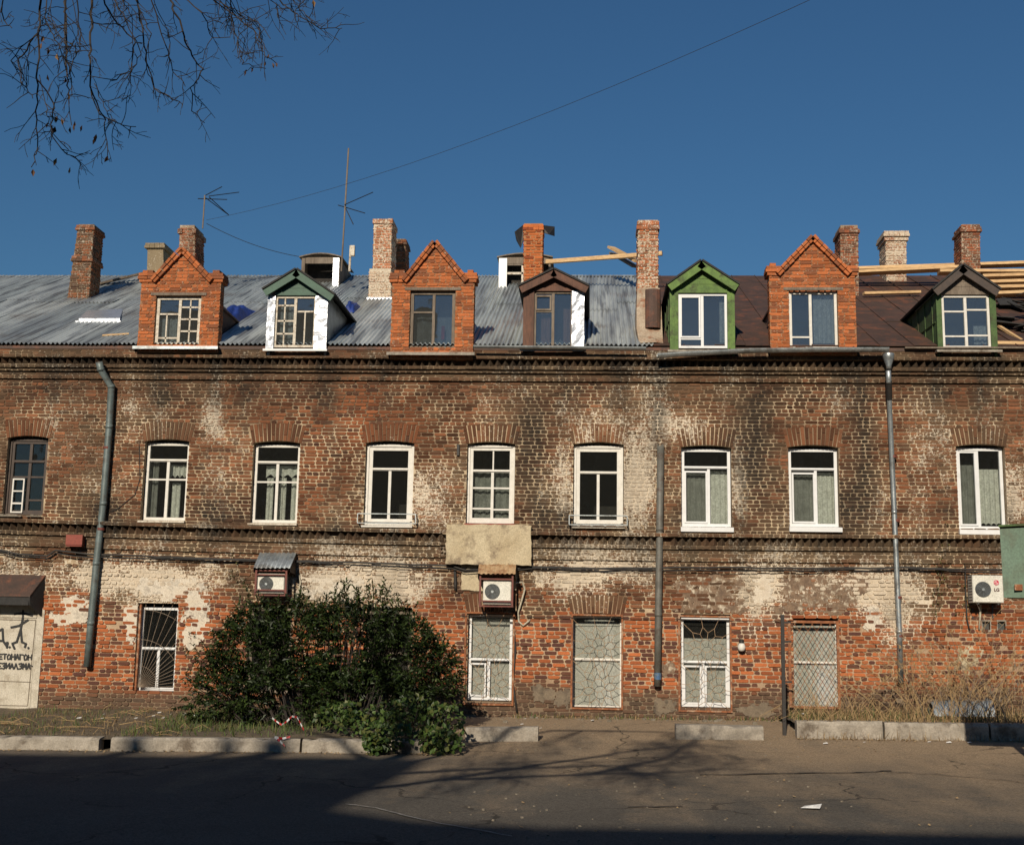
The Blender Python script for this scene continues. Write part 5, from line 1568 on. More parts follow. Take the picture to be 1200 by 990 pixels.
for k, (a, b_, y) in enumerate((((1003, 316), (1240, 308), 31.6), ((1003, 320), (1130, 314), 31.3), ((1100, 319), (1250, 319), 31.0), ((1150, 325), (1250, 322), 30.6), ((1155, 332), (1250, 329), 30.2), ((1160, 338), (1250, 336), 29.7), ((1168, 345), (1250, 342), 29.3))):
    plank(at(*a, y), at(*b_, y - .15), .36, .07, ('longest pale board, along the ridge from the brick dormer to the right end', 'pale board ending at the peak of the cracked green dormer', 'pale board starting behind the peak of the cracked green dormer', 'uppermost pale board of the stack right of the cracked green dormer', 'second pale board down the stack right of the cracked green dormer', 'third pale board down the stack right of the cracked green dormer', 'lowest pale board of the stack right of the cracked green dormer')[k], PG)
plank(at(1012, 344, on_roof(1012, 350)[1]), at(1078, 342.5, on_roof(1078, 348)[1]), .14, .06, 'single pale batten low on the rusty sheets beside the dormer')
plank(at(1167, 380, 26.4), at(1202, 402, 25.2), .07, .05, 'thin pale lath leaning down to the eave at the right end')
plank(at(1163, 402, 24.95), at(1250, 403, 24.95), .12, .06, 'pale batten along the eave at the right end of the roof')
plank(at(115, 333, on_roof(118, 336)[1]), at(168, 320, 32.4), .2, .05, 'weathered walkway board on the roof beside the leaning chimney', mat='old_wood')
plank(at(120, 393, on_roof(120, 395)[1]), at(151, 391, on_roof(151, 393)[1]), .03, .03, 'thin lath lying low on the corrugated roof', mat='new_timber')
# heap of torn roofing at the right end
b = MB()
for k in range(26):
    p = on_roof(random.uniform(1170, 1240), random.uniform(352, 398)); a = random.uniform(0, 3.1); l = random.uniform(.3, .8)
    q = Vector(p) + nrm * random.uniform(.04, .25); d_ = Vector((math.cos(a), math.sin(a), math.sin(a) * SLOPE)) * l
    b.beam(q, q + d_ + Vector((0, 0, random.uniform(-.1, .1))), random.uniform(.1, .4), .02)
obj('torn_roofing', b, 'asphalt_felt', None, label='heap of dark torn roofing at the right end under new boards', cat='debris', kind='stuff')
def tarp(center, w, l, h, label):
    p = Vector(on_roof(*center)); b = MB(); n = 18; vs = []; fs = []
    for i in range(n + 1):
        for k in range(n + 1):
            u, v = i / n - .5, k / n - .5
            e = max(0, 1 - (2 * abs(u)) ** 3) * max(0, 1 - (2 * abs(v)) ** 3)
            hh = h * e * (0.3 + 1.2 * float(fbm(i / 4., k / 3., center[0]))) + .02
            q = Vector((p.x + u * w * (1 + .3 * v), p.y + v * l, p.z + v * l * SLOPE)) + nrm * hh
            vs.append(tuple(q))
    for i in range(n):
        for k in range(n): fs.append((i * (n + 1) + k, (i + 1) * (n + 1) + k, (i + 1) * (n + 1) + k + 1, i * (n + 1) + k + 1))
    b.add(vs, fs)
    return obj('tarpaulin', b, 'tarp', None, smooth=True, label=label, cat='tarpaulin')
tarp((274, 374), .5, 1.7, .26, 'crumpled blue tarpaulin against the side of the white barred brick dormer')
tarp((412, 364), .3, .7, .2, 'small blue tarpaulin beside the dark green gabled dormer')
# ------------------------------------------------------------------ ground, road, verges
def road_mat():
    m, nt, b, new, link = nodes('road')
    n1 = noise(nt, .35, 6, .6); n2 = noise(nt, 3.0, 6, .65); n3 = noise(nt, 60, 3, .7); n4 = noise(nt, 1.1, 5, .6, (1, .35, 1))
    g = new('ShaderNodeNewGeometry'); sx = new('ShaderNodeSeparateXYZ'); link(g.outputs['Position'], sx.inputs[0])
    # sand and dust drifted against the house on the right of the drive
    dist = mth(nt, 'MULTIPLY_ADD', sx.outputs[1], .11, -1.55)
    east = mth(nt, 'MULTIPLY_ADD', sx.outputs[0], .045, .05)
    f = mth(nt, 'ADD', mth(nt, 'ADD', dist, east), mth(nt, 'MULTIPLY', mth(nt, 'SUBTRACT', n4, .5), 1.9))
    f = mth(nt, 'ADD', f, mth(nt, 'MULTIPLY', mth(nt, 'SUBTRACT', n2, .5), .8), clamp=True)
    asp = mix(nt, spread(nt, n1, .35, .65), (.100, .087, .070), (.072, .064, .053))
    k = mix(nt, f, asp, (.26, .19, .12))
    k = mix(nt, mth(nt, 'MULTIPLY', spread(nt, n2, .55, .75), .35), k, (.05, .042, .034))
    n5 = noise(nt, 28, 5, .8); k = mix(nt, 1.0, k, mth(nt, 'MULTIPLY_ADD', mth(nt, 'ADD', n3, n5), 2.4, -1.4), 'MULTIPLY')
    vo = new('ShaderNodeTexVoronoi'); vo.feature = 'DISTANCE_TO_EDGE'; vo.inputs['Scale'].default_value = .33
    wv_ = new('ShaderNodeVectorMath'); wv_.operation = 'MULTIPLY_ADD'; nc = new('ShaderNodeTexNoise'); nc.inputs['Scale'].default_value = 1.2; nc.inputs['Detail'].default_value = 6; link(g.outputs['Position'], nc.inputs['Vector'])
    link(nc.outputs['Color'], wv_.inputs[0]); wv_.inputs[1].default_value = (1.3, 1.3, 0); link(g.outputs['Position'], wv_.inputs[2]); link(wv_.outputs[0], vo.inputs['Vector'])
    crk = mth(nt, 'MULTIPLY', mth(nt, 'LESS_THAN', vo.outputs['Distance'], .006), spread(nt, n1, .46, .54), clamp=True)
    k = mix(nt, mth(nt, 'MULTIPLY', crk, .75), k, (.02, .017, .014))
    link(k, b.inputs['Base Color']); b.inputs['Roughness'].default_value = .93; b.inputs['Specular IOR Level'].default_value = .25
    bump(nt, mth(nt, 'ADD', n3, n2), b, .5, .012)
road_mat()
simple('soil', (.13, .095, .055), (.08, .06, .036), .97, scale=3, c3=(.20, .15, .085), scale3=2.2, fine=25, bmp=.8, dist=.03)
def sheet(name, x0, x1, y0, y1, dx, dy, zf, mat, rough=0.0):
    nx, ny = int((x1 - x0) / dx), int((y1 - y0) / dy)
    X, Y = np.meshgrid(np.linspace(x0, x1, nx + 1), np.linspace(y0, y1, ny + 1), indexing='ij')
    h = (fbm(X * 1.3, Y * 1.3, 50) - .5) * rough
    b = MB(); b.V = [(float(x), float(y), zf(x, y) + float(q)) for x, y, q in zip(X.ravel(), Y.ravel(), h.ravel())]
    b.F = [(i * (ny + 1) + k, (i + 1) * (ny + 1) + k, (i + 1) * (ny + 1) + k + 1, i * (ny + 1) + k + 1) for i in range(nx) for k in range(ny)]
    b.C = b.V; b.Q = [(.5, .5, 0, 1)] * len(b.V)
    return obj(name, b, mat, kind='structure', smooth=True)
b = MB(); b.add([(-900, -900, -.75), (900, -900, -.75), (900, 900, -.75), (-900, 900, -.75)], [(0, 1, 2, 3)])
obj('ground', b, 'soil', kind='structure')
sheet('road', -45, 45, -30, D + .1, .45, .4, gz, 'road', .02)
KL = [ground(px, py) for px, py in ((-60, 876.5), (0, 877), (118, 878.5), (131, 879), (349, 882.5), (352, 882.5), (492, 885))]
ykl = float(np.mean([k[1] for k in KL])); 
KR = [ground(px, py) for px, py in ((935, 866), (1010, 866), (1130, 867))]
ykr = float(np.mean([k[1] for k in KR]))
xe = KL[-1][0]
xr0 = KR[0][0]
def verge_l(x, y):
    t = min(1, max(0, (y - ykl - .1) / (D - ykl - .1)))
    return (gz(x, ykl) + .19) * (1 - t) + (gz(x, D) + .04) * t
def verge_r(x, y):
    t = min(1, max(0, (y - ykr - .1) / (D - ykr - .1)))
    return (gz(x, ykr) + .24) * (1 - t) + (gz(x, D) + .08) * t
sheet('left_verge', -24, xe + .05, ykl + .1, D + .08, .2, .2, verge_l, 'soil', .09)
sheet('right_verge', xr0 + .1, 24, ykr + .1, D + .08, .2, .2, verge_r, 'soil', .09)

# ------------------------------------------------------------------ kerb blocks
def kerb(a, b_, h, w, label, group=None, chips=0.035, slope=.05):
    a, b_ = Vector(a), Vector(b_); d_ = (b_ - a); L_ = d_.length; d_.normalize()
    n = max(6, int(L_ / .12)); bk = Vector((0, 1, 0)) * w; vs = []; fs = []
    prof = [(0, -.1), (0, .0), (.0, h * .8), (.035, h), (w, h), (w, -.1)]
    for i in range(n + 1):
        p = a.lerp(b_, i / n)
        for k, (o, z) in enumerate(prof):
            c = random.uniform(-chips, chips * .4) if k in (2, 3) and random.random() < .35 else 0
            vs.append((p.x, p.y + o - min(0, c) * .5 - slope * (1 - z / h if z > 0 else 1) * 0 + random.uniform(-.003, .003), p.z + z + c + random.uniform(-.003, .003)))
    m = len(prof)
    for i in range(n):
        for k in range(m - 1): fs.append((i * m + k, (i + 1) * m + k, (i + 1) * m + k + 1, i * m + k + 1))
    fs += [tuple(range(m)), tuple(n * m + k for k in range(m))[::-1]]
    mb = MB(); mb.add(vs, fs)
    return obj('kerb_block', mb, 'concrete', None, label=label, cat='kerb', group=group)
def onk(p, y): return (p[0] * y / p[1] if False else p[0], y, gz(p[0], y))
kb = 'kerb blocks left of the drive'
for i, j, lb in ((0, 2, 'long concrete kerb block in front of the spray-painted door'), (3, 4, 'long concrete kerb block in front of the fan-grille window and bush'), (5, 6, 'concrete kerb block half hidden by leaves at the end of the left kerb')):
    kerb(onk(KL[i], ykl), onk(KL[j], ykl), .21, .22, lb, kb)
q0, q1 = ground(545, 868), ground(631, 866); kerb(q0, (q1[0], q0[1] + .05, q1[2]), .22, .24, 'broken concrete kerb block lying below the first grilled window', chips=.06)
q0, q1 = ground(792, 866), ground(893, 865); kerb(q0, (q1[0], q0[1], q0[2]), .245, .30, 'clean straight concrete block lying before the window by the wall lamp')
kr = (onk(KR[0], ykr), onk(KR[2], ykr))
kerb(kr[0], (kr[0][0] + 1.45, ykr, gz(kr[0][0] + 1.45, ykr)), .30, .22, 'weedy concrete kerb block in front of the diamond lattice window', chips=.03)
kerb((kr[0][0] + 1.49, ykr, gz(kr[0][0] + 1.49, ykr)), (kr[1][0] + .4, ykr, gz(kr[1][0], ykr)), .29, .22, 'long weedy kerb block in front of the galvanised drainpipe', chips=.03)
kerb((kr[1][0] + .44, ykr, gz(kr[1][0] + .44, ykr)), (kr[1][0] + 3.5, ykr, gz(kr[1][0] + 3, ykr)), .29, .22, 'shaded kerb block below the green metal box', chips=.03)
# fallen leaves blown against the kerbs
lv_ = MB()
for k in range(900):
    u = random.random()
    if u < .58: x = random.uniform(-13, xe + .3); y = ykl - abs(random.gauss(0, .16)) - .01
    elif u < .86: x = random.uniform(xr0, xr0 + 5); y = ykr - abs(random.gauss(0, .16)) - .01
    else: g_ = ground(random.uniform(500, 1200), random.uniform(850, 985)); x, y = g_[0], g_[1]
    if y > D - .05: continue
    z = gz(x, y) + .012; s_ = random.uniform(.012, .035); a = random.uniform(0, 6.28); c_, n_ = math.cos(a) * s_, math.sin(a) * s_
    lv_.add([(x - c_, y - n_, z), (x + n_ * .6, y - c_ * .6, z + .004), (x + c_, y + n_, z + s_ * .5), (x - n_ * .6, y + c_ * .6, z + .006)], [(0, 1, 2, 3)])
obj('fallen_leaves', lv_, 'straw', None, label='dry fallen leaves scattered on the road and along the kerbs', cat='leaves', kind='stuff')
# small rubble
b = MB()
def stone(mb, p, s):
    vs = [Vector(p) + Vector((random.uniform(.6, 1) * s * sx, random.uniform(.6, 1) * s * sy, random.uniform(.5, .9) * s * sz)) for sx in (-1, 1) for sy in (-1, 1) for sz in (-.3, 1)]
    mb.add(vs, [(0, 1, 3, 2), (4, 6, 7, 5), (0, 4, 5, 1), (2, 3, 7, 6), (1, 5, 7, 3)])
for k in range(330):
    px = random.uniform(545, 1000); py = random.uniform(842, 880) if random.random() < .5 else random.uniform(880, 985)
    g_ = ground(px, py)
    if g_[1] > D - .05: continue
    stone(b, g_, min(.018, abs(random.gauss(.003, .007)) + .004))
for k in range(110):
    x = random.uniform(at(540, 840)[0], at(935, 840)[0]); y = D - abs(random.gauss(0, .45)) - .02
    stone(b, (x, y, gz(x, y)), abs(random.gauss(.008, .02)) + .006)
obj('rubble', b, 'stone_grey', None, label='scattered small stones and grit along the drive', cat='rubble', kind='stuff')

# ------------------------------------------------------------------ plants
def leaf_obj(name, leaves, mat, parent=None, **k):
    """leaves: (position, direction, up, length, width, colour)"""
    V_, F_, C_ = [], [], []
    for p, d, u, l, w, c in leaves:
        s_ = d.cross(u)
        s_ = s_.normalized() * w * .5 if s_.length > 1e-6 else Vector((w * .5, 0, 0))
        n = s_.cross(d).normalized() * l * .12
        b0 = len(V_)
        V_ += [tuple(p), tuple(p + d * l * .45 + s_ + n), tuple(p + d * l - n), tuple(p + d * l * .45 - s_ + n)]
        F_ += [(b0, b0 + 1, b0 + 2, b0 + 3)]
        C_ += [c + (1,)] * 4
    me = bpy.data.meshes.new(name); me.from_pydata(V_, [], F_); me.materials.append(M[mat])
    at_ = me.attributes.new('tint', 'FLOAT_COLOR', 'POINT'); at_.data.foreach_set('color', np.array(C_, np.float32).ravel())
    o = bpy.data.objects.new(name, me); col.objects.link(o)
    tag(o, k.get('label'), k.get('cat'), k.get('group'), k.get('kind'))
    if parent is not None:
        o.parent = parent; o.matrix_parent_inverse = Matrix.Translation(-Vector(parent.location))
    return o
def rv(): 
    while True:
        v = Vector((random.uniform(-1, 1), random.uniform(-1, 1), random.uniform(-1, 1)))
        if .05 < v.length < 1: return v.normalized()
def jit(c, a=.3): 
    k = random.uniform(1 - a, 1 + a); return tuple(x * k for x in c)
# the dark bush: many arching stems carrying leafy sprays
YB = 22.3
bx0 = at(390, 850, YB)[0]
bush = thing('bush', (bx0, YB, verge_l(bx0, YB)), 'big dark green bush growing against the wall below the grey canopy', 'bush')
lobes = [(300, 775, 52, 50), (350, 765, 50, 48), (410, 760, 60, 50), (468, 772, 50, 46), (503, 798, 32, 42), (262, 806, 30, 36), (330, 815, 78, 36), (430, 820, 88, 36), (400, 728, 24, 24), (306, 730, 20, 22), (452, 738, 22, 18), (236, 822, 18, 22), (345, 722, 16, 16), (485, 748, 18, 14), (520, 770, 14, 16), (280, 752, 20, 20)]
leaves, stems = [], MB()
G1, G2, G3 = (.022, .038, .009), (.042, .066, .014), (.011, .019, .006)
def spray(p, d, n, l, w, cols, droop=.35):
    p = Vector(p); d = Vector(d)
    for k in range(n):
        p = p + d * l * .42; d = (d + Vector((0, 0, -droop * .12)) + rv() * .10).normalized()
        for s_ in (-1, 1):
            o = (d * .5 + d.cross(Vector((0, 0, 1))) * s_ * .9 + rv() * .5 + Vector((0, 0, -.15))).normalized()
            leaves.append((p.copy(), o, (Vector((0, 0, 1)) + rv() * .7).normalized(), l * random.uniform(.7, 1.25), w * random.uniform(.8, 1.2), jit(random.choice(cols), .45)))
    return p
tops = []
for k in range(2600):
    lx, ly, rx, ry = random.choices(lobes, [a[2] * a[3] for a in lobes])[0]
    rx, ry = rx * .84, ry * .88
    a = random.uniform(0, 2 * math.pi); q = random.random() ** .42
    px, py = lx + rx * q * math.cos(a), ly + ry * q * math.sin(a)
    dz = math.sqrt(max(0, 1 - q * q)) * rx * .016
    p = at(px, py, YB + random.uniform(-1, .8) * dz)
    if p[2] < verge_l(p[0], p[1]) + .05: continue
    out = Vector((math.cos(a) * .8, random.uniform(-.9, .3), -math.sin(a) * .6 + .45)).normalized()
    spray(p, out, random.randint(3, 7), .10, .042, (G1, G1, G2, G3))
    if k % 40 == 0: tops.append(p)
for (px, py, n) in ((404, 700, 9), (398, 705, 8), (452, 700, 8), (460, 708, 7), (432, 706, 7), (300, 705, 8), (380, 712, 7), (350, 705, 7), (476, 724, 7), (283, 718, 7), (520, 752, 6), (535, 800, 6), (415, 712, 8), (388, 718, 7), (330, 722, 8), (318, 712, 7), (440, 716, 8), (468, 716, 7), (365, 722, 7), (500, 744, 7), (268, 752, 7), (250, 775, 6), (228, 800, 6), (425, 705, 8)):
    for j in range(5):
        p = at(px + random.uniform(-7, 7), py + random.uniform(-2, 26), YB + random.uniform(-.4, .5)); spray(p, (random.uniform(-.35, .35), random.uniform(-.2, .2), 1), n, .105, .034, (G1, G2, (.05, .045, .016)), .5)
        tops.append(p)
for k in range(70):                                            # thin reddish twigs on the left side
    p = at(random.uniform(217, 275), random.uniform(745, 815), YB + random.uniform(-.6, .4)); spray(p, (random.uniform(-1, .3), random.uniform(-.4, .4), random.uniform(-.2, 1)), 3, .075, .03, ((.11, .035, .015), (.07, .04, .015), G2, G1))
    if k % 5 == 0: tops.append(p)
leaf_obj('foliage', leaves, 'leaf', bush, kind='stuff')
for p in tops:
    bse = Vector((bx0 + (p[0] - bx0) * .55 + random.uniform(-.15, .15), YB + random.uniform(-.35, .35), verge_l(p[0], YB) - .05))
    mid = bse.lerp(Vector(p), .55) + Vector((random.uniform(-.1, .1), 0, .12))
    stems.tube([bse, bse.lerp(mid, .5) + rv() * .03, mid, mid.lerp(Vector(p), .5) + rv() * .03, p], .014, 5, .004)
obj('stems', stems, 'twig', bush, kind='stuff')
# leafy creeper spilling over the kerb end
cp = ground(470, 878)
creeper = thing('creeper_plant', (cp[0], cp[1], cp[2]), 'bright leafy creeper spilling over the end of the left kerb', 'plant')
leaves = []
for k in range(1500):
    lx, ly, rx, ry, yy = random.choice(((430, 842, 42, 22, ykl + .5), (480, 838, 40, 24, ykl + .5), (520, 850, 26, 30, ykl + .35), (455, 862, 30, 16, ykl - .12), (515, 868, 26, 16, ykl - .1), (440, 872, 12, 12, ykl - .12), (400, 838, 30, 16, ykl + .9)))
    a = random.uniform(0, 6.28); q = random.random() ** .5
    p = Vector(at(lx + rx * q * math.cos(a), ly + ry * q * math.sin(a), yy + random.uniform(-.25, .25)))
    zg = (verge_l(p.x, p.y) if p.y > ykl + .1 and p.x < xe else gz(p.x, p.y)) + .02
    if p.z < zg: p.z = zg + random.random() * .1
    d_ = (rv() + Vector((0, -.5, -.1))).normalized()
    leaves.append((p, d_, (Vector((0, -.6, .8)) + rv() * .5).normalized(), random.uniform(.06, .115), random.uniform(.055, .10), jit(random.choice(((.045, .080, .016), (.060, .098, .020), (.024, .046, .011), (.08, .09, .022))), .3)))
leaf_obj('foliage', leaves, 'leaf', creeper, kind='stuff')
b = MB()
for k in range(40):
    p = leaves[random.randrange(len(leaves))][0]; b.tube([Vector((p.x * .6 + cp[0] * .4, p.y * .5 + (ykl + .4) * .5, verge_l(min(p.x, xe), ykl + .4) + .02)), p + rv() * .05], .005, 4)
obj('stems', b, 'twig', creeper, kind='stuff')
# weeds and grasses
def blades(name, n, place, h, w, cols, lean, label, mat='blade'):
    V_, F_, C_ = [], [], []
    for k in range(n):
        p = Vector(place()); hh = abs(random.gauss(h, h * .4)) + .03; a = random.uniform(0, 6.28); ln = random.gauss(0, lean)
        d_ = Vector((math.cos(a) * ln, math.sin(a) * ln, 1)).normalized(); s_ = Vector((math.cos(a + 1.57), math.sin(a + 1.57) * .4, 0)) * w * random.uniform(.6, 1.4)
        b0 = len(V_); m1 = p + d_ * hh * .55; tp = p + d_ * hh + Vector((math.cos(a), math.sin(a), -.5)) * hh * .25 * random.random()
        V_ += [tuple(p - s_), tuple(p + s_), tuple(m1 + s_ * .8), tuple(m1 - s_ * .8), tuple(tp)]
        F_ += [(b0, b0 + 1, b0 + 2, b0 + 3), (b0 + 3, b0 + 2, b0 + 4)]
        C_ += [jit(random.choice(cols), .35) + (1,)] * 5
        C_[-1] = C_[-1]
    me = bpy.data.meshes.new(name); me.from_pydata(V_, [], F_); me.materials.append(M[mat])
    flat = [c if len(c) == 4 else c + (1,) for c in C_]
    at_ = me.attributes.new('tint', 'FLOAT_COLOR', 'POINT'); at_.data.foreach_set('color', np.array(flat, np.float32).ravel())
    o = bpy.data.objects.new(name, me); col.objects.link(o); tag(o, label, 'grass', None, 'stuff')
    return o
def pl_left(x0, x1, bias=1.0):
    X0, X1 = at(x0, 845)[0] * .9, at(x1, 845)[0] * .9
    def f():
        x = random.uniform(X0, X1); y = ykl + .25 + (D - .1 - ykl - .25) * random.random() ** bias
        return (x, y, verge_l(x, y) - .01)
    return f
def pl_right():
    x = random.uniform(xr0 + .15, xr0 + 9); y = ykr + .25 + (D - ykr - .3) * random.random() ** .8
    return (x, y, verge_r(x, y) - .01)
DRYL = ((.17, .11, .05), (.12, .08, .035), (.22, .155, .075), (.085, .055, .03))
DRY = ((.34, .23, .11), (.24, .155, .07), (.40, .29, .15), (.15, .09, .045))
GRN = ((.05, .075, .02), (.07, .10, .025), (.10, .10, .03))
blades('dry_grass', 1900, pl_left(-20, 260), .06, .006, DRYL, 1.5, 'flattened dry grass and litter on the left verge')
blades('green_grass', 700, pl_left(-20, 130), .08, .006, GRN, .7, 'short green grass in front of the spray-painted door')
blades('green_weeds', 2600, pl_left(185, 400, .7), .11, .009, GRN, .8, 'low green weeds at the foot of the dark bush')
blades('dry_grass', 3600, pl_right, .20, .004, DRY, 1.9, 'matted straw-coloured grass on the right verge')
blades('green_grass', 1300, pl_right, .22, .006, GRN, .8, 'sparse green grass among the straw on the right verge')
def along_wall():
    x = random.uniform(at(600, 840)[0], at(925, 840)[0]); y = D - .04 - abs(random.gauss(0, .18)); return (x, y, gz(x, y) - .01)
blades('wall_weeds', 420, along_wall, .07, .007, GRN + DRY[:2], .8, 'sparse weeds along the wall foot beside the drive')
def kerb_front():
    x = random.uniform(xr0, xr0 + 4.2); y = ykr - .03 - abs(random.gauss(0, .05))
    if random.random() < .45: y = ykr + .05; return (x, y, gz(x, ykr) + .29)
    return (x, y, gz(x, y))
blades('dry_grass', 520, kerb_front, .13, .004, DRY, 1.6, 'dry grass hanging over and under the right kerb')
# tall dead stalks, each a stem with side twigs
def stalk(px, py0, py1, y, lean, mat='straw'):
    x = at(px, py0, y)[0]; z = verge_r(x, y); z1 = at(px, py1, y)[2]; h = z1 - z
    b = MB(); P_ = [Vector((x + lean * h * t ** 1.6, y + random.uniform(-.02, .02), z + h * t)) for t in (0, .25, .5, .75, 1)]
    b.tube(P_, .006, 5, .0025)
    for k in range(random.randint(1, 5)):
        t = random.uniform(.3, .98); p = P_[0].lerp(P_[4], t) + (P_[2] - P_[0].lerp(P_[4], .5)) * (1 - abs(2 * t - 1)); d_ = (rv() + Vector((0, 0, .9))).normalized(); l = random.uniform(.06, .28)
        b.tube([p, p + d_ * l * .6, p + d_ * l + Vector((0, 0, -.03))], .0035, 4, .002)
        if random.random() < .2:
            q = p + d_ * l; b.add([q, q + Vector((.02, 0, -.03)), q + Vector((.005, .01, -.09)), q + Vector((-.015, 0, -.04))], [(0, 1, 2, 3)])
    return b
SG = 'dead stalks on the right verge'
for k in range(150):
    px = random.choice((random.uniform(940, 1200), random.uniform(1060, 1200), random.gauss(1105, 22), random.gauss(1160, 25)))
    obj('dead_stalk', stalk(px, 838, random.choice((random.uniform(750, 810), random.uniform(695, 780) if px > 1060 else random.uniform(735, 790))), random.uniform(ykr + .3, D - .2), random.gauss(0, .75)), random.choice(('straw', 'straw', 'straw', 'old_wood')), None,
        label='tall dry weed stalk leaning on the right verge', cat='weed', group=SG)
# fallen curved stems and twigs
b = MB()
for k in range(240):
    p = Vector(pl_right()); a = random.uniform(0, 6.28); l = random.uniform(.4, 1.3); d_ = Vector((math.cos(a), math.sin(a) * .4, 0)) * l
    b.tube([p, p + d_ * .4 + Vector((0, 0, random.uniform(.1, .5))), p + d_ + Vector((0, 0, .02))], .006, 4, .003)
for k in range(60):
    p = Vector(pl_left(0, 250)()); a = random.uniform(0, 6.28); l = random.uniform(.2, .8); d_ = Vector((math.cos(a), math.sin(a) * .5, 0)) * l
    b.tube([p + Vector((0, 0, .03)), p + d_ * .5 + Vector((0, 0, random.uniform(.03, .14))), p + d_ + Vector((0, 0, .03))], .007, 4, .003)
obj('fallen_twigs', b, 'straw', None, label='tangle of fallen dry stems on the verges', cat='twigs', kind='stuff')
# climbing weeds on the wall
leaves = []
for (px, py, rx, ry, n) in ((1100, 690, 4, 22, 60), (1128, 700, 5, 18, 40), (1108, 650, 3, 20, 30), (275, 690, 5, 25, 50)):
    for k in range(n):
        p = Vector(at(px + random.gauss(0, rx), py + random.gauss(0, ry), D - .06)); leaves.append((p, (rv() + Vector((0, -.5, -.4))).normalized(), rv(), .05, .03, jit((.09, .09, .025), .4)))
wv = thing('wall_creeper', at(1100, 720), 'thin yellowish creeper on the wall between the drainpipe and the air conditioner', 'creeper')
leaf_obj('foliage', leaves, 'leaf', wv, kind='stuff')
b = MB(); b.tube([at(1096, 712, D - .03), at(1100, 690, D - .04), at(1106, 655, D - .05), at(1110, 632, D - .14)], .005, 4); obj('stem', b, 'twig', wv)

# ------------------------------------------------------------------ small things on the verge and road
def tape():
    simple('tape_red', (.55, .03, .03), None, .5, bmp=0); simple('tape_white', (.75, .74, .72), None, .5, bmp=0)
    t = thing('barrier_tape', ground(340, 860), 'red and white barrier tape tangled in weeds under the bush', 'tape')
    for path in ([(319, 841), (324, 845), (330, 849), (336, 845), (342, 839), (348, 840), (352, 847), (356, 855)], [(322, 863), (328, 868), (334, 874)], [(322, 863), (331, 865), (340, 863)]):
        yy = ykl + .35 if path[0][1] < 860 else ykl - .03
        P_ = [Vector(at(px, py, yy + random.uniform(-.03, .03))) for px, py in path]
        Q = []
        for a, c_ in zip(P_[:-1], P_[1:]): Q += [a.lerp(c_, j / 2) for j in range(2)]
        Q.append(P_[-1])
        for i in range(len(Q) - 1):
            b = MB(); u = Vector((random.uniform(-.006, .006), random.uniform(-.008, .008), .015))
            b.add([Q[i] - u, Q[i + 1] - u, Q[i + 1] + u, Q[i] + u, Q[i] - u + Vector((0, .002, 0)), Q[i + 1] - u + Vector((0, .002, 0)), Q[i + 1] + u + Vector((0, .002, 0)), Q[i] + u + Vector((0, .002, 0))], [(0, 1, 2, 3), (7, 6, 5, 4)])
            obj('tape_stripe', b, 'tape_red' if i % 2 else 'tape_white', t)
tape()
p = ground(951, 948); b = MB()
b.add([(p[0] - .12, p[1], p[2] + .014), (p[0] + .08, p[1] - .06, p[2] + .02), (p[0] + .13, p[1] + .10, p[2] + .05), (p[0] - .05, p[1] + .14, p[2] + .02), (p[0], p[1] + .03, p[2] + .04)], [(0, 1, 4), (1, 2, 4), (2, 3, 4), (3, 0, 4)])
obj('paper_scrap', b, 'paper', None, label='crumpled white paper scrap lying on the sunlit road', cat='paper')
LG_ = 'bits of litter'
for k in range(26):
    px, py = random.choice(((random.uniform(950, 1190), 868 + random.random() * 6), (random.uniform(600, 700), random.uniform(842, 856)), (random.uniform(800, 1190), random.uniform(835, 845)), (random.uniform(60, 240), random.uniform(838, 852))))
    g_ = ground(px, py)
    if g_[1] > D - .1: continue
    z = g_[2] + .015
    if g_[0] > xr0 and g_[1] > ykr + .1: z = verge_r(g_[0], g_[1]) + .05
    elif g_[0] < xe and g_[1] > ykl + .1: z = verge_l(g_[0], g_[1]) + .05
    s_ = random.uniform(.02, .05); b = MB()
    b.add([(g_[0] - s_, g_[1], z), (g_[0] + s_, g_[1] - s_ * .5, z + .01), (g_[0] + s_ * .8, g_[1] + s_, z + s_ * .6), (g_[0] - s_ * .7, g_[1] + s_ * .8, z + s_ * .3)], [(0, 1, 2, 3)])
    obj('litter_scrap', b, 'paper', None, label='tiny pale scrap of litter on the ground before the house', cat='litter', group=LG_)
# plastic sheeting and scrap in the weeds, dark post by the lattice window
b = MB(); n = 14; vs = []; fs = []
p0 = at(1092, 800, ykr + 1.6); 
for i in range(n + 1):
    for k in range(7):
        x = p0[0] + 1.1 * i / n; y = ykr + 1.5 + .5 * k / 6
        vs.append((x, y, verge_r(x, y) + .10 + .32 * math.sin(math.pi * k / 6) * (0.5 + .8 * float(fbm(i / 2., k / 2., 4))) ))
for i in range(n):
    for k in range(6): fs.append((i * 7 + k, (i + 1) * 7 + k, (i + 1) * 7 + k + 1, i * 7 + k + 1))
b.add(vs, fs); obj('plastic_sheeting', b, 'galvanised', None, smooth=True, label='crumpled grey plastic sheeting lying in the dry grass', cat='sheeting')
x0, x1, z0_, z1_ = rect(916, 920, 720, 861, ykr + .4)
zg = gz(x0, ykr + .4)
b = MB(); b.box(x0, x1, ykr + .37, ykr + .43, zg - .05, z1_)
for z in (zg + .9, zg + 1.6, z1_ - .15): b.box(x1, x1 + .12, ykr + .39, ykr + .41, z, z + .03)
obj('steel_post', b, 'black_metal', None, label='thin dark steel post standing by the diamond lattice window', cat='post')
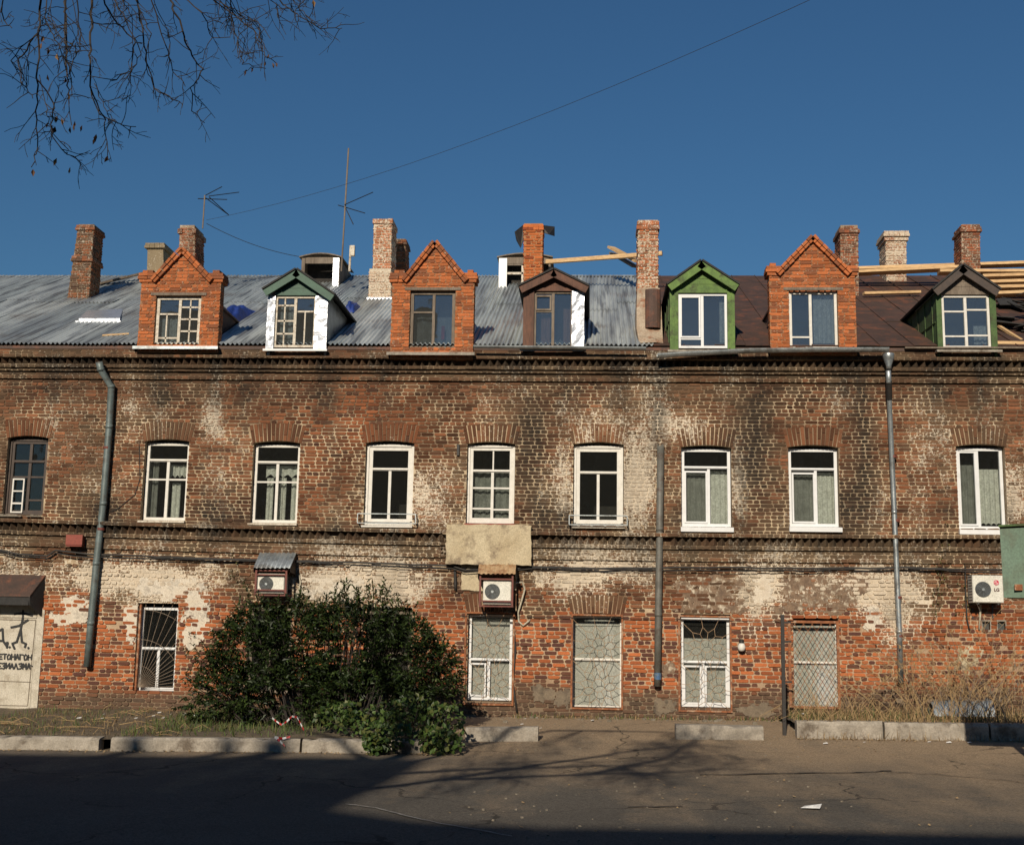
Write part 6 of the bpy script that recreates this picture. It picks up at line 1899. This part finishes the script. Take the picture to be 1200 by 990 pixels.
# the green metal box on its post at the right edge
YG = 17.2
gx = at(1174, 650, YG)[0]
gt_, gb_ = at(1180, 618, YG)[2], at(1180, 700, YG)[2]
gb = thing('metal_box', (gx + .6, YG, gz(gx, YG)), 'green metal box on a post standing at the right kerb', 'box')
b = MB(); Wd = 1.25; a = .16
P_ = lambda u, v: (gx + u, YG + v - u * a)
c4 = [P_(0, 0), P_(Wd, 0), P_(Wd + .25, .55), P_(.25, .55)]
b.add([(x, y, gb_) for x, y in c4] + [(x + (-.012 if i in (0, 3) else 0), y, gt_) for i, (x, y) in enumerate(c4)], [(0, 1, 5, 4), (1, 2, 6, 5), (2, 3, 7, 6), (3, 0, 4, 7), (3, 2, 1, 0), (4, 5, 6, 7)])
obj('casing', b, 'sign_green', gb)
b = MB(); c5 = [P_(-.04, -.05), P_(Wd + .04, -.05), P_(Wd + .28, .6), P_(.22, .6)]
b.add([(x, y, gt_ + .004 + (.07 if i in (1, 2) else 0)) for i, (x, y) in enumerate(c5)] + [(x, y, gt_ + .03 + (.07 if i in (1, 2) else 0)) for i, (x, y) in enumerate(c5)], [(0, 1, 5, 4), (1, 2, 6, 5), (2, 3, 7, 6), (3, 0, 4, 7), (3, 2, 1, 0), (4, 5, 6, 7)])
obj('lid', b, 'olive_green', gb)
b = MB(); q = at(1193.5, 688, YG - .06); b.box(q[0] - .055, q[0] + .05, q[1] - .018, q[1] - .004, q[2] - .04, q[2] + .04); obj('rust_plate', b, 'rust', gb)
b = MB(); pp = P_(Wd * .62, .28); b.box(pp[0] - .06, pp[0] + .06, pp[1] - .06, pp[1] + .06, gz(pp[0], pp[1]) - .1, gb_ + .02); obj('post', b, 'black_metal', gb)

# cracks and a chalk-like line on the asphalt: shallow filled seams
def seam(pts, w, mat, label, lift=.009):
    b = MB(); P_ = []
    for (a, c_) in zip(pts[:-1], pts[1:]):
        for k in range(6): P_.append(ground(a[0] + (c_[0] - a[0]) * k / 6, a[1] + (c_[1] - a[1]) * k / 6 + random.uniform(-.5, .5)))
    P_.append(ground(*pts[-1]))
    vs, fs = [], []
    for p in P_:
        ww = w * random.uniform(.5, 1.4); z = gz(p[0], p[1]) + lift + (float(fbm(p[0] * 1.3, p[1] * 1.3, 50)) - .5) * .02 + .004
        vs += [(p[0], p[1] - ww, z), (p[0], p[1] + ww, z)]
    for i in range(len(P_) - 1): fs.append((2 * i, 2 * i + 2, 2 * i + 3, 2 * i + 1))
    b.add(vs, fs); o = obj('road_seam', b, mat, None); o['kind'] = 'structure'; return o
simple('brown_leaf', (.10, .045, .018), None, .8, bmp=0)
simple('tan_leaf', (.26, .14, .045), None, .8, bmp=0)
simple('tar', (.02, .018, .016), None, .6)
simple('chalk', (.30, .28, .25), (.16, .15, .13), .9, scale=12)
seam([(820, 908), (900, 907), (985, 906), (1045, 904)], .035, 'tar', '')
seam([(1040, 905), (1100, 908), (1160, 913), (1230, 922)], .02, 'tar', '')
seam([(735, 946), (800, 945)], .02, 'tar', '')
seam([(405, 943), (440, 947), (470, 955), (520, 966), (600, 980)], .022, 'chalk', '')

# ------------------------------------------------------------------ the tree whose bare branches hang into the picture
TX, TY = -6.0, 2.6
tree = thing('tree', (TX, TY, gz(TX, TY)), 'nearly bare tree with thin drooping branches and a few brown leaves', 'tree')
tr = MB(); zt = gz(TX, TY)
tr.tube([(TX, TY, zt - .2), (TX, TY, zt + .3), (TX + .1, TY + .1, zt + 2.5), (TX + .25, TY + .3, zt + 5), (TX + .3, TY + .5, zt + 7.5), (TX + .2, TY + .6, zt + 10)], .27, 12, .10)
obj('trunk', tr, 'bark', tree, smooth=True)
lim = MB()
limbs = [[(-5.75, 2.9, 5.2), (-5.2, 4.4, 6.9), (-4.4, 6.2, 7.7), (-3.2, 7.8, 7.9), (-1.9, 8.6, 7.5), (-.8, 9.2, 7.15)],
         [(-5.7, 3.0, 6.3), (-5.3, 5.2, 7.9), (-4.7, 7.3, 8.2), (-4.2, 8.6, 7.6)],
         [(-5.7, 3.0, 5.6), (-4.3, 2.6, 7.2), (-2.6, 2.0, 8.0), (-1.6, 1.8, 8.3), (-.9, 1.9, 8.5)],
         [(-2.6, 2.0, 8.0), (-1.6, 3.2, 8.6), (-1.3, 4.2, 9.0), (-.9, 4.8, 9.2)],
         [(-5.7, 3.1, 7.0), (-4.2, 1.4, 8.6), (-2.8, .6, 9.3), (-2.0, .2, 9.6)],
         [(-4.3, 2.6, 7.2), (-3.0, 3.8, 7.9), (-2.1, 4.4, 8.4), (-1.4, 4.5, 8.7)],
         [(-5.8, 3.2, 9.0), (-6.8, 4.6, 10.6), (-7.6, 5.4, 11.8)], [(-5.8, 3.2, 8.0), (-7.2, 2.2, 9.6), (-8.6, 1.8, 10.6)]]
for L_ in limbs: lim.tube(L_, .085, 8, .025)
def subtw(mb, p, d, l, r, depth, gravity=.10):
    """zigzag twig with side shoots"""
    n = max(3, int(l / .055)); P_ = [Vector(p)]; d = Vector(d).normalized()
    for k in range(n):
        d = (d + rv() * .30 + Vector((0, 0, -gravity))).normalized(); P_.append(P_[-1] + d * l / n)
    mb.tube(P_, r, 4, max(.0016, r * .45), caps=False)
    if depth > 0:
        for k in range(1, n):
            if random.random() < .62: subtw(mb, P_[k], (d + rv() * 1.0 + Vector((0, 0, -.1))).normalized(), l * random.uniform(.25, .55), max(.0018, r * .6), depth - 1)
    return P_
for L_ in limbs[2:6]:                                          # crown over the road, only its shadow shows
    for k in range(16):
        t = random.uniform(.25, 1) * (len(L_) - 1); i = min(int(t), len(L_) - 2); p = Vector(L_[i]).lerp(Vector(L_[i + 1]), t - i)
        subtw(lim, p, rv() + Vector((.2, .2, .2)), random.uniform(.8, 1.8), .016, 1, .03)
obj('branch', lim, 'bark', tree, smooth=True)
tw = MB()
S = 1200 / 420 * 1.0
def tp(x, y, dep): return Vector(at(x / 2.857, y / 2.857, dep))
hang = [([(135, -40), (133, 40), (130, 120), (125, 260), (122, 430), (130, 490), (105, 560)], 7.6, .0085), ([(221, -40), (219, 90), (225, 260), (232, 330), (240, 420)], 7.9, .0095),
        ([(302, -40), (308, 80), (298, 220), (300, 290), (350, 400), (360, 520)], 7.7, .0095), ([(448, -40), (480, 110), (490, 220), (520, 300), (610, 350)], 8.2, .007),
        ([(556, -40), (585, 40), (612, 100), (640, 190), (680, 235), (640, 290), (645, 370), (685, 412)], 8.0, .0085), ([(670, -40), (740, 20), (850, 100), (890, 190), (925, 212)], 8.6, .006),
        ([(900, -40), (950, 15), (1000, 50), (1070, 100), (1145, 95)], 8.9, .006), ([(330, -30), (390, 80), (450, 130), (440, 240), (370, 272)], 7.4, .006),
        ([(500, -30), (555, 150), (575, 230), (620, 290)], 8.4, .005), ([(600, -20), (680, 45), (710, 130), (770, 125)], 8.3, .005), ([(770, -30), (780, 80), (800, 160), (815, 215), (890, 230)], 8.7, .005),
        ([(10, -40), (10, 70), (40, 95)], 7.5, .005), ([(130, 110), (60, 200), (70, 270), (110, 330)], 7.5, .006), ([(160, -40), (150, 60), (200, 160), (250, 260)], 7.8, .005), ([(250, -30), (270, 150), (230, 250)], 7.6, .005),
        ([(350, -40), (420, 60), (470, 180), (430, 270)], 8.0, .005), ([(700, -30), (800, 60), (860, 70), (905, 130)], 8.8, .0045), ([(840, -40), (920, 10), (930, 60)], 8.9, .004), ([(1060, -40), (1000, 20), (985, 45)], 8.9, .004), ([(125, 260), (180, 350), (170, 450), (220, 520), (275, 537)], 7.6, .005), ([(300, 290), (330, 380), (410, 420), (455, 425)], 7.7, .005)]
hang += [([(x + random.uniform(-28, 28), y + random.uniform(-12, 12) - 10) for x, y in pts[:-1]], dep + random.uniform(-.3, .3), r * .6) for pts, dep, r in hang if random.random() < .75]
for pts, dep, r in hang:
    P_ = []
    for i, q in enumerate(pts): P_.append(tp(q[0], q[1], dep + .25 * math.sin(i * 1.7 + dep * 5)))
    fine = []
    for a, c_ in zip(P_[:-1], P_[1:]):
        m = max(2, int((c_ - a).length / .07))
        for k in range(m): fine.append(a.lerp(c_, k / m) + rv() * .010)
    fine.append(P_[-1])
    tw.tube(fine, r, 5, .0028, caps=False)
    for k in range(2, len(fine) - 1):
        if random.random() < .72:
            d_ = (fine[k + 1] - fine[k]).normalized()
            subtw(tw, fine[k], (d_ * .7 + rv() * 1.0).normalized(), random.uniform(.08, .30), .0032, 2 if random.random() < .4 else 1, .07)
    # up to the limb it hangs from
    if pts[0][1] < 0:
        lp = min((Vector(q) for L_ in limbs[:2] for a, c_ in zip(L_[:-1], L_[1:]) for q in (Vector(a), Vector(a).lerp(Vector(c_), .5), Vector(c_))), key=lambda v: (v - P_[0]).length)
        tw.tube([P_[0], P_[0].lerp(lp, .5) + Vector((0, 0, .12)), lp], r, 5, r * 1.6)
obj('twigs', tw, 'twig', tree)
for (x, y) in ((145, 125), (160, 165), (140, 150), (235, 430), (250, 410), (275, 425), (245, 420), (185, 430), (160, 415), (205, 400), (188, 395), (320, 465), (322, 455), (235, 565), (190, 535), (110, 572), (360, 525), (900, 185), (912, 215), (890, 210), (922, 212), (825, 237), (848, 230), (1048, 5), (158, 255), (220, 265), (230, 318), (190, 185)):
    p = tp(x, y, 7.7 + random.uniform(-.2, .2)) if x < 700 else tp(x, y, 8.7)
    b = MB(); d_ = (Vector((0, 0, -1)) + rv() * .4).normalized(); s_ = (d_.cross(rv())).normalized(); n = d_.cross(s_); l = random.uniform(.032, .052)
    b.add([p + Vector((0, 0, .012)), p + s_ * l * .3 + d_ * l * .35 + n * .008, p + d_ * l, p - s_ * l * .3 + d_ * l * .35 + n * .008, p + d_ * l * .5 - n * .006], [(0, 1, 4), (1, 2, 4), (2, 3, 4), (3, 0, 4)])
    obj('leaf', b, random.choice(('brown_leaf', 'brown_leaf', 'tan_leaf')), tree)

# ------------------------------------------------------------------ the house across the street, behind the photographer: it shades the road
opp = thing('street_house', (0, -9, -.25), 'plain stepped house across the street facing the brick house', 'house')
yf = -18.0
def caster(px, py):                                             # the roofline point whose shadow falls there
    g_ = ground(px, py); t = (g_[1] - yf) / SUN.y
    return (g_[0] - SUN.x * t, g_[2] - SUN.z * t)
PR = [caster(300, 887), caster(505, 889), caster(470, 910), caster(425, 930), caster(395, 948), caster(500, 962), caster(640, 968)]
HL_, HR_ = PR[0][1] - .15, PR[-1][1] - .15
xe_ = PR[-1][0]
b = MB(); b.prism([(-30, -.5), (PR[-1][0], -.5)] + PR[::-1] + [(-30, PR[0][1])], yf - .35, yf); obj('wall', b, 'far_wall', opp)
b = MB(); b.box(-30, PR[0][0], yf - 9, yf - .36, -.5, PR[0][1] - .3); obj('wall', b, 'far_wall', opp)
b = MB(); b.box(xe_ + .01, 32, yf - 9, yf, -.5, HR_); obj('wall', b, 'far_wall', opp)
b = MB(); b.box(-30.1, PR[0][0], yf - 9.1, yf - .37, HL_ + .003, HL_ + .15); obj('roof', b, 'far_roof', opp)
b = MB(); b.box(xe_ + .06, 32.1, yf - 9.1, yf, HR_ + .003, HR_ + .15); obj('roof', b, 'far_roof', opp)
for x, w_, h_ in ((PR[0][0] - 2.5, .32, .9), (PR[0][0] - .95, .25, .9), (PR[0][0] - .3, .45, .9), (PR[0][0] + 1.9, .3, .9)):
    b = MB(); b.box(x, x + w_, yf - .6, yf - .1, HL_ + .1, HL_ + h_); obj('chimney', b, 'far_wall', opp)
for k in range(9):
    for fl in range(6):
        x = -29 + k * 2.1
        if x + 1 > PR[0][0] - .3: continue
        b = MB(); b.box(x, x + 1, yf - .02, yf + .03, 1 + fl * 3, 2.6 + fl * 3); wn_ = obj('window', b, 'white_paint', opp)
        b = MB(); b.box(x + .08, x + .92, yf + .032, yf + .04, 1.08 + fl * 3, 2.52 + fl * 3); obj('pane', b, 'ac_dark', wn_)
for k in range(14):
    for fl in range(4):
        x = xe_ + .4 + k * 2.1
        b = MB(); b.box(x, x + 1, yf - .02, yf + .03, 1 + fl * 3, 2.6 + fl * 3); wn_ = obj('window', b, 'white_paint', opp)
        b = MB(); b.box(x + .08, x + .92, yf + .032, yf + .04, 1.08 + fl * 3, 2.52 + fl * 3); obj('pane', b, 'ac_dark', wn_)
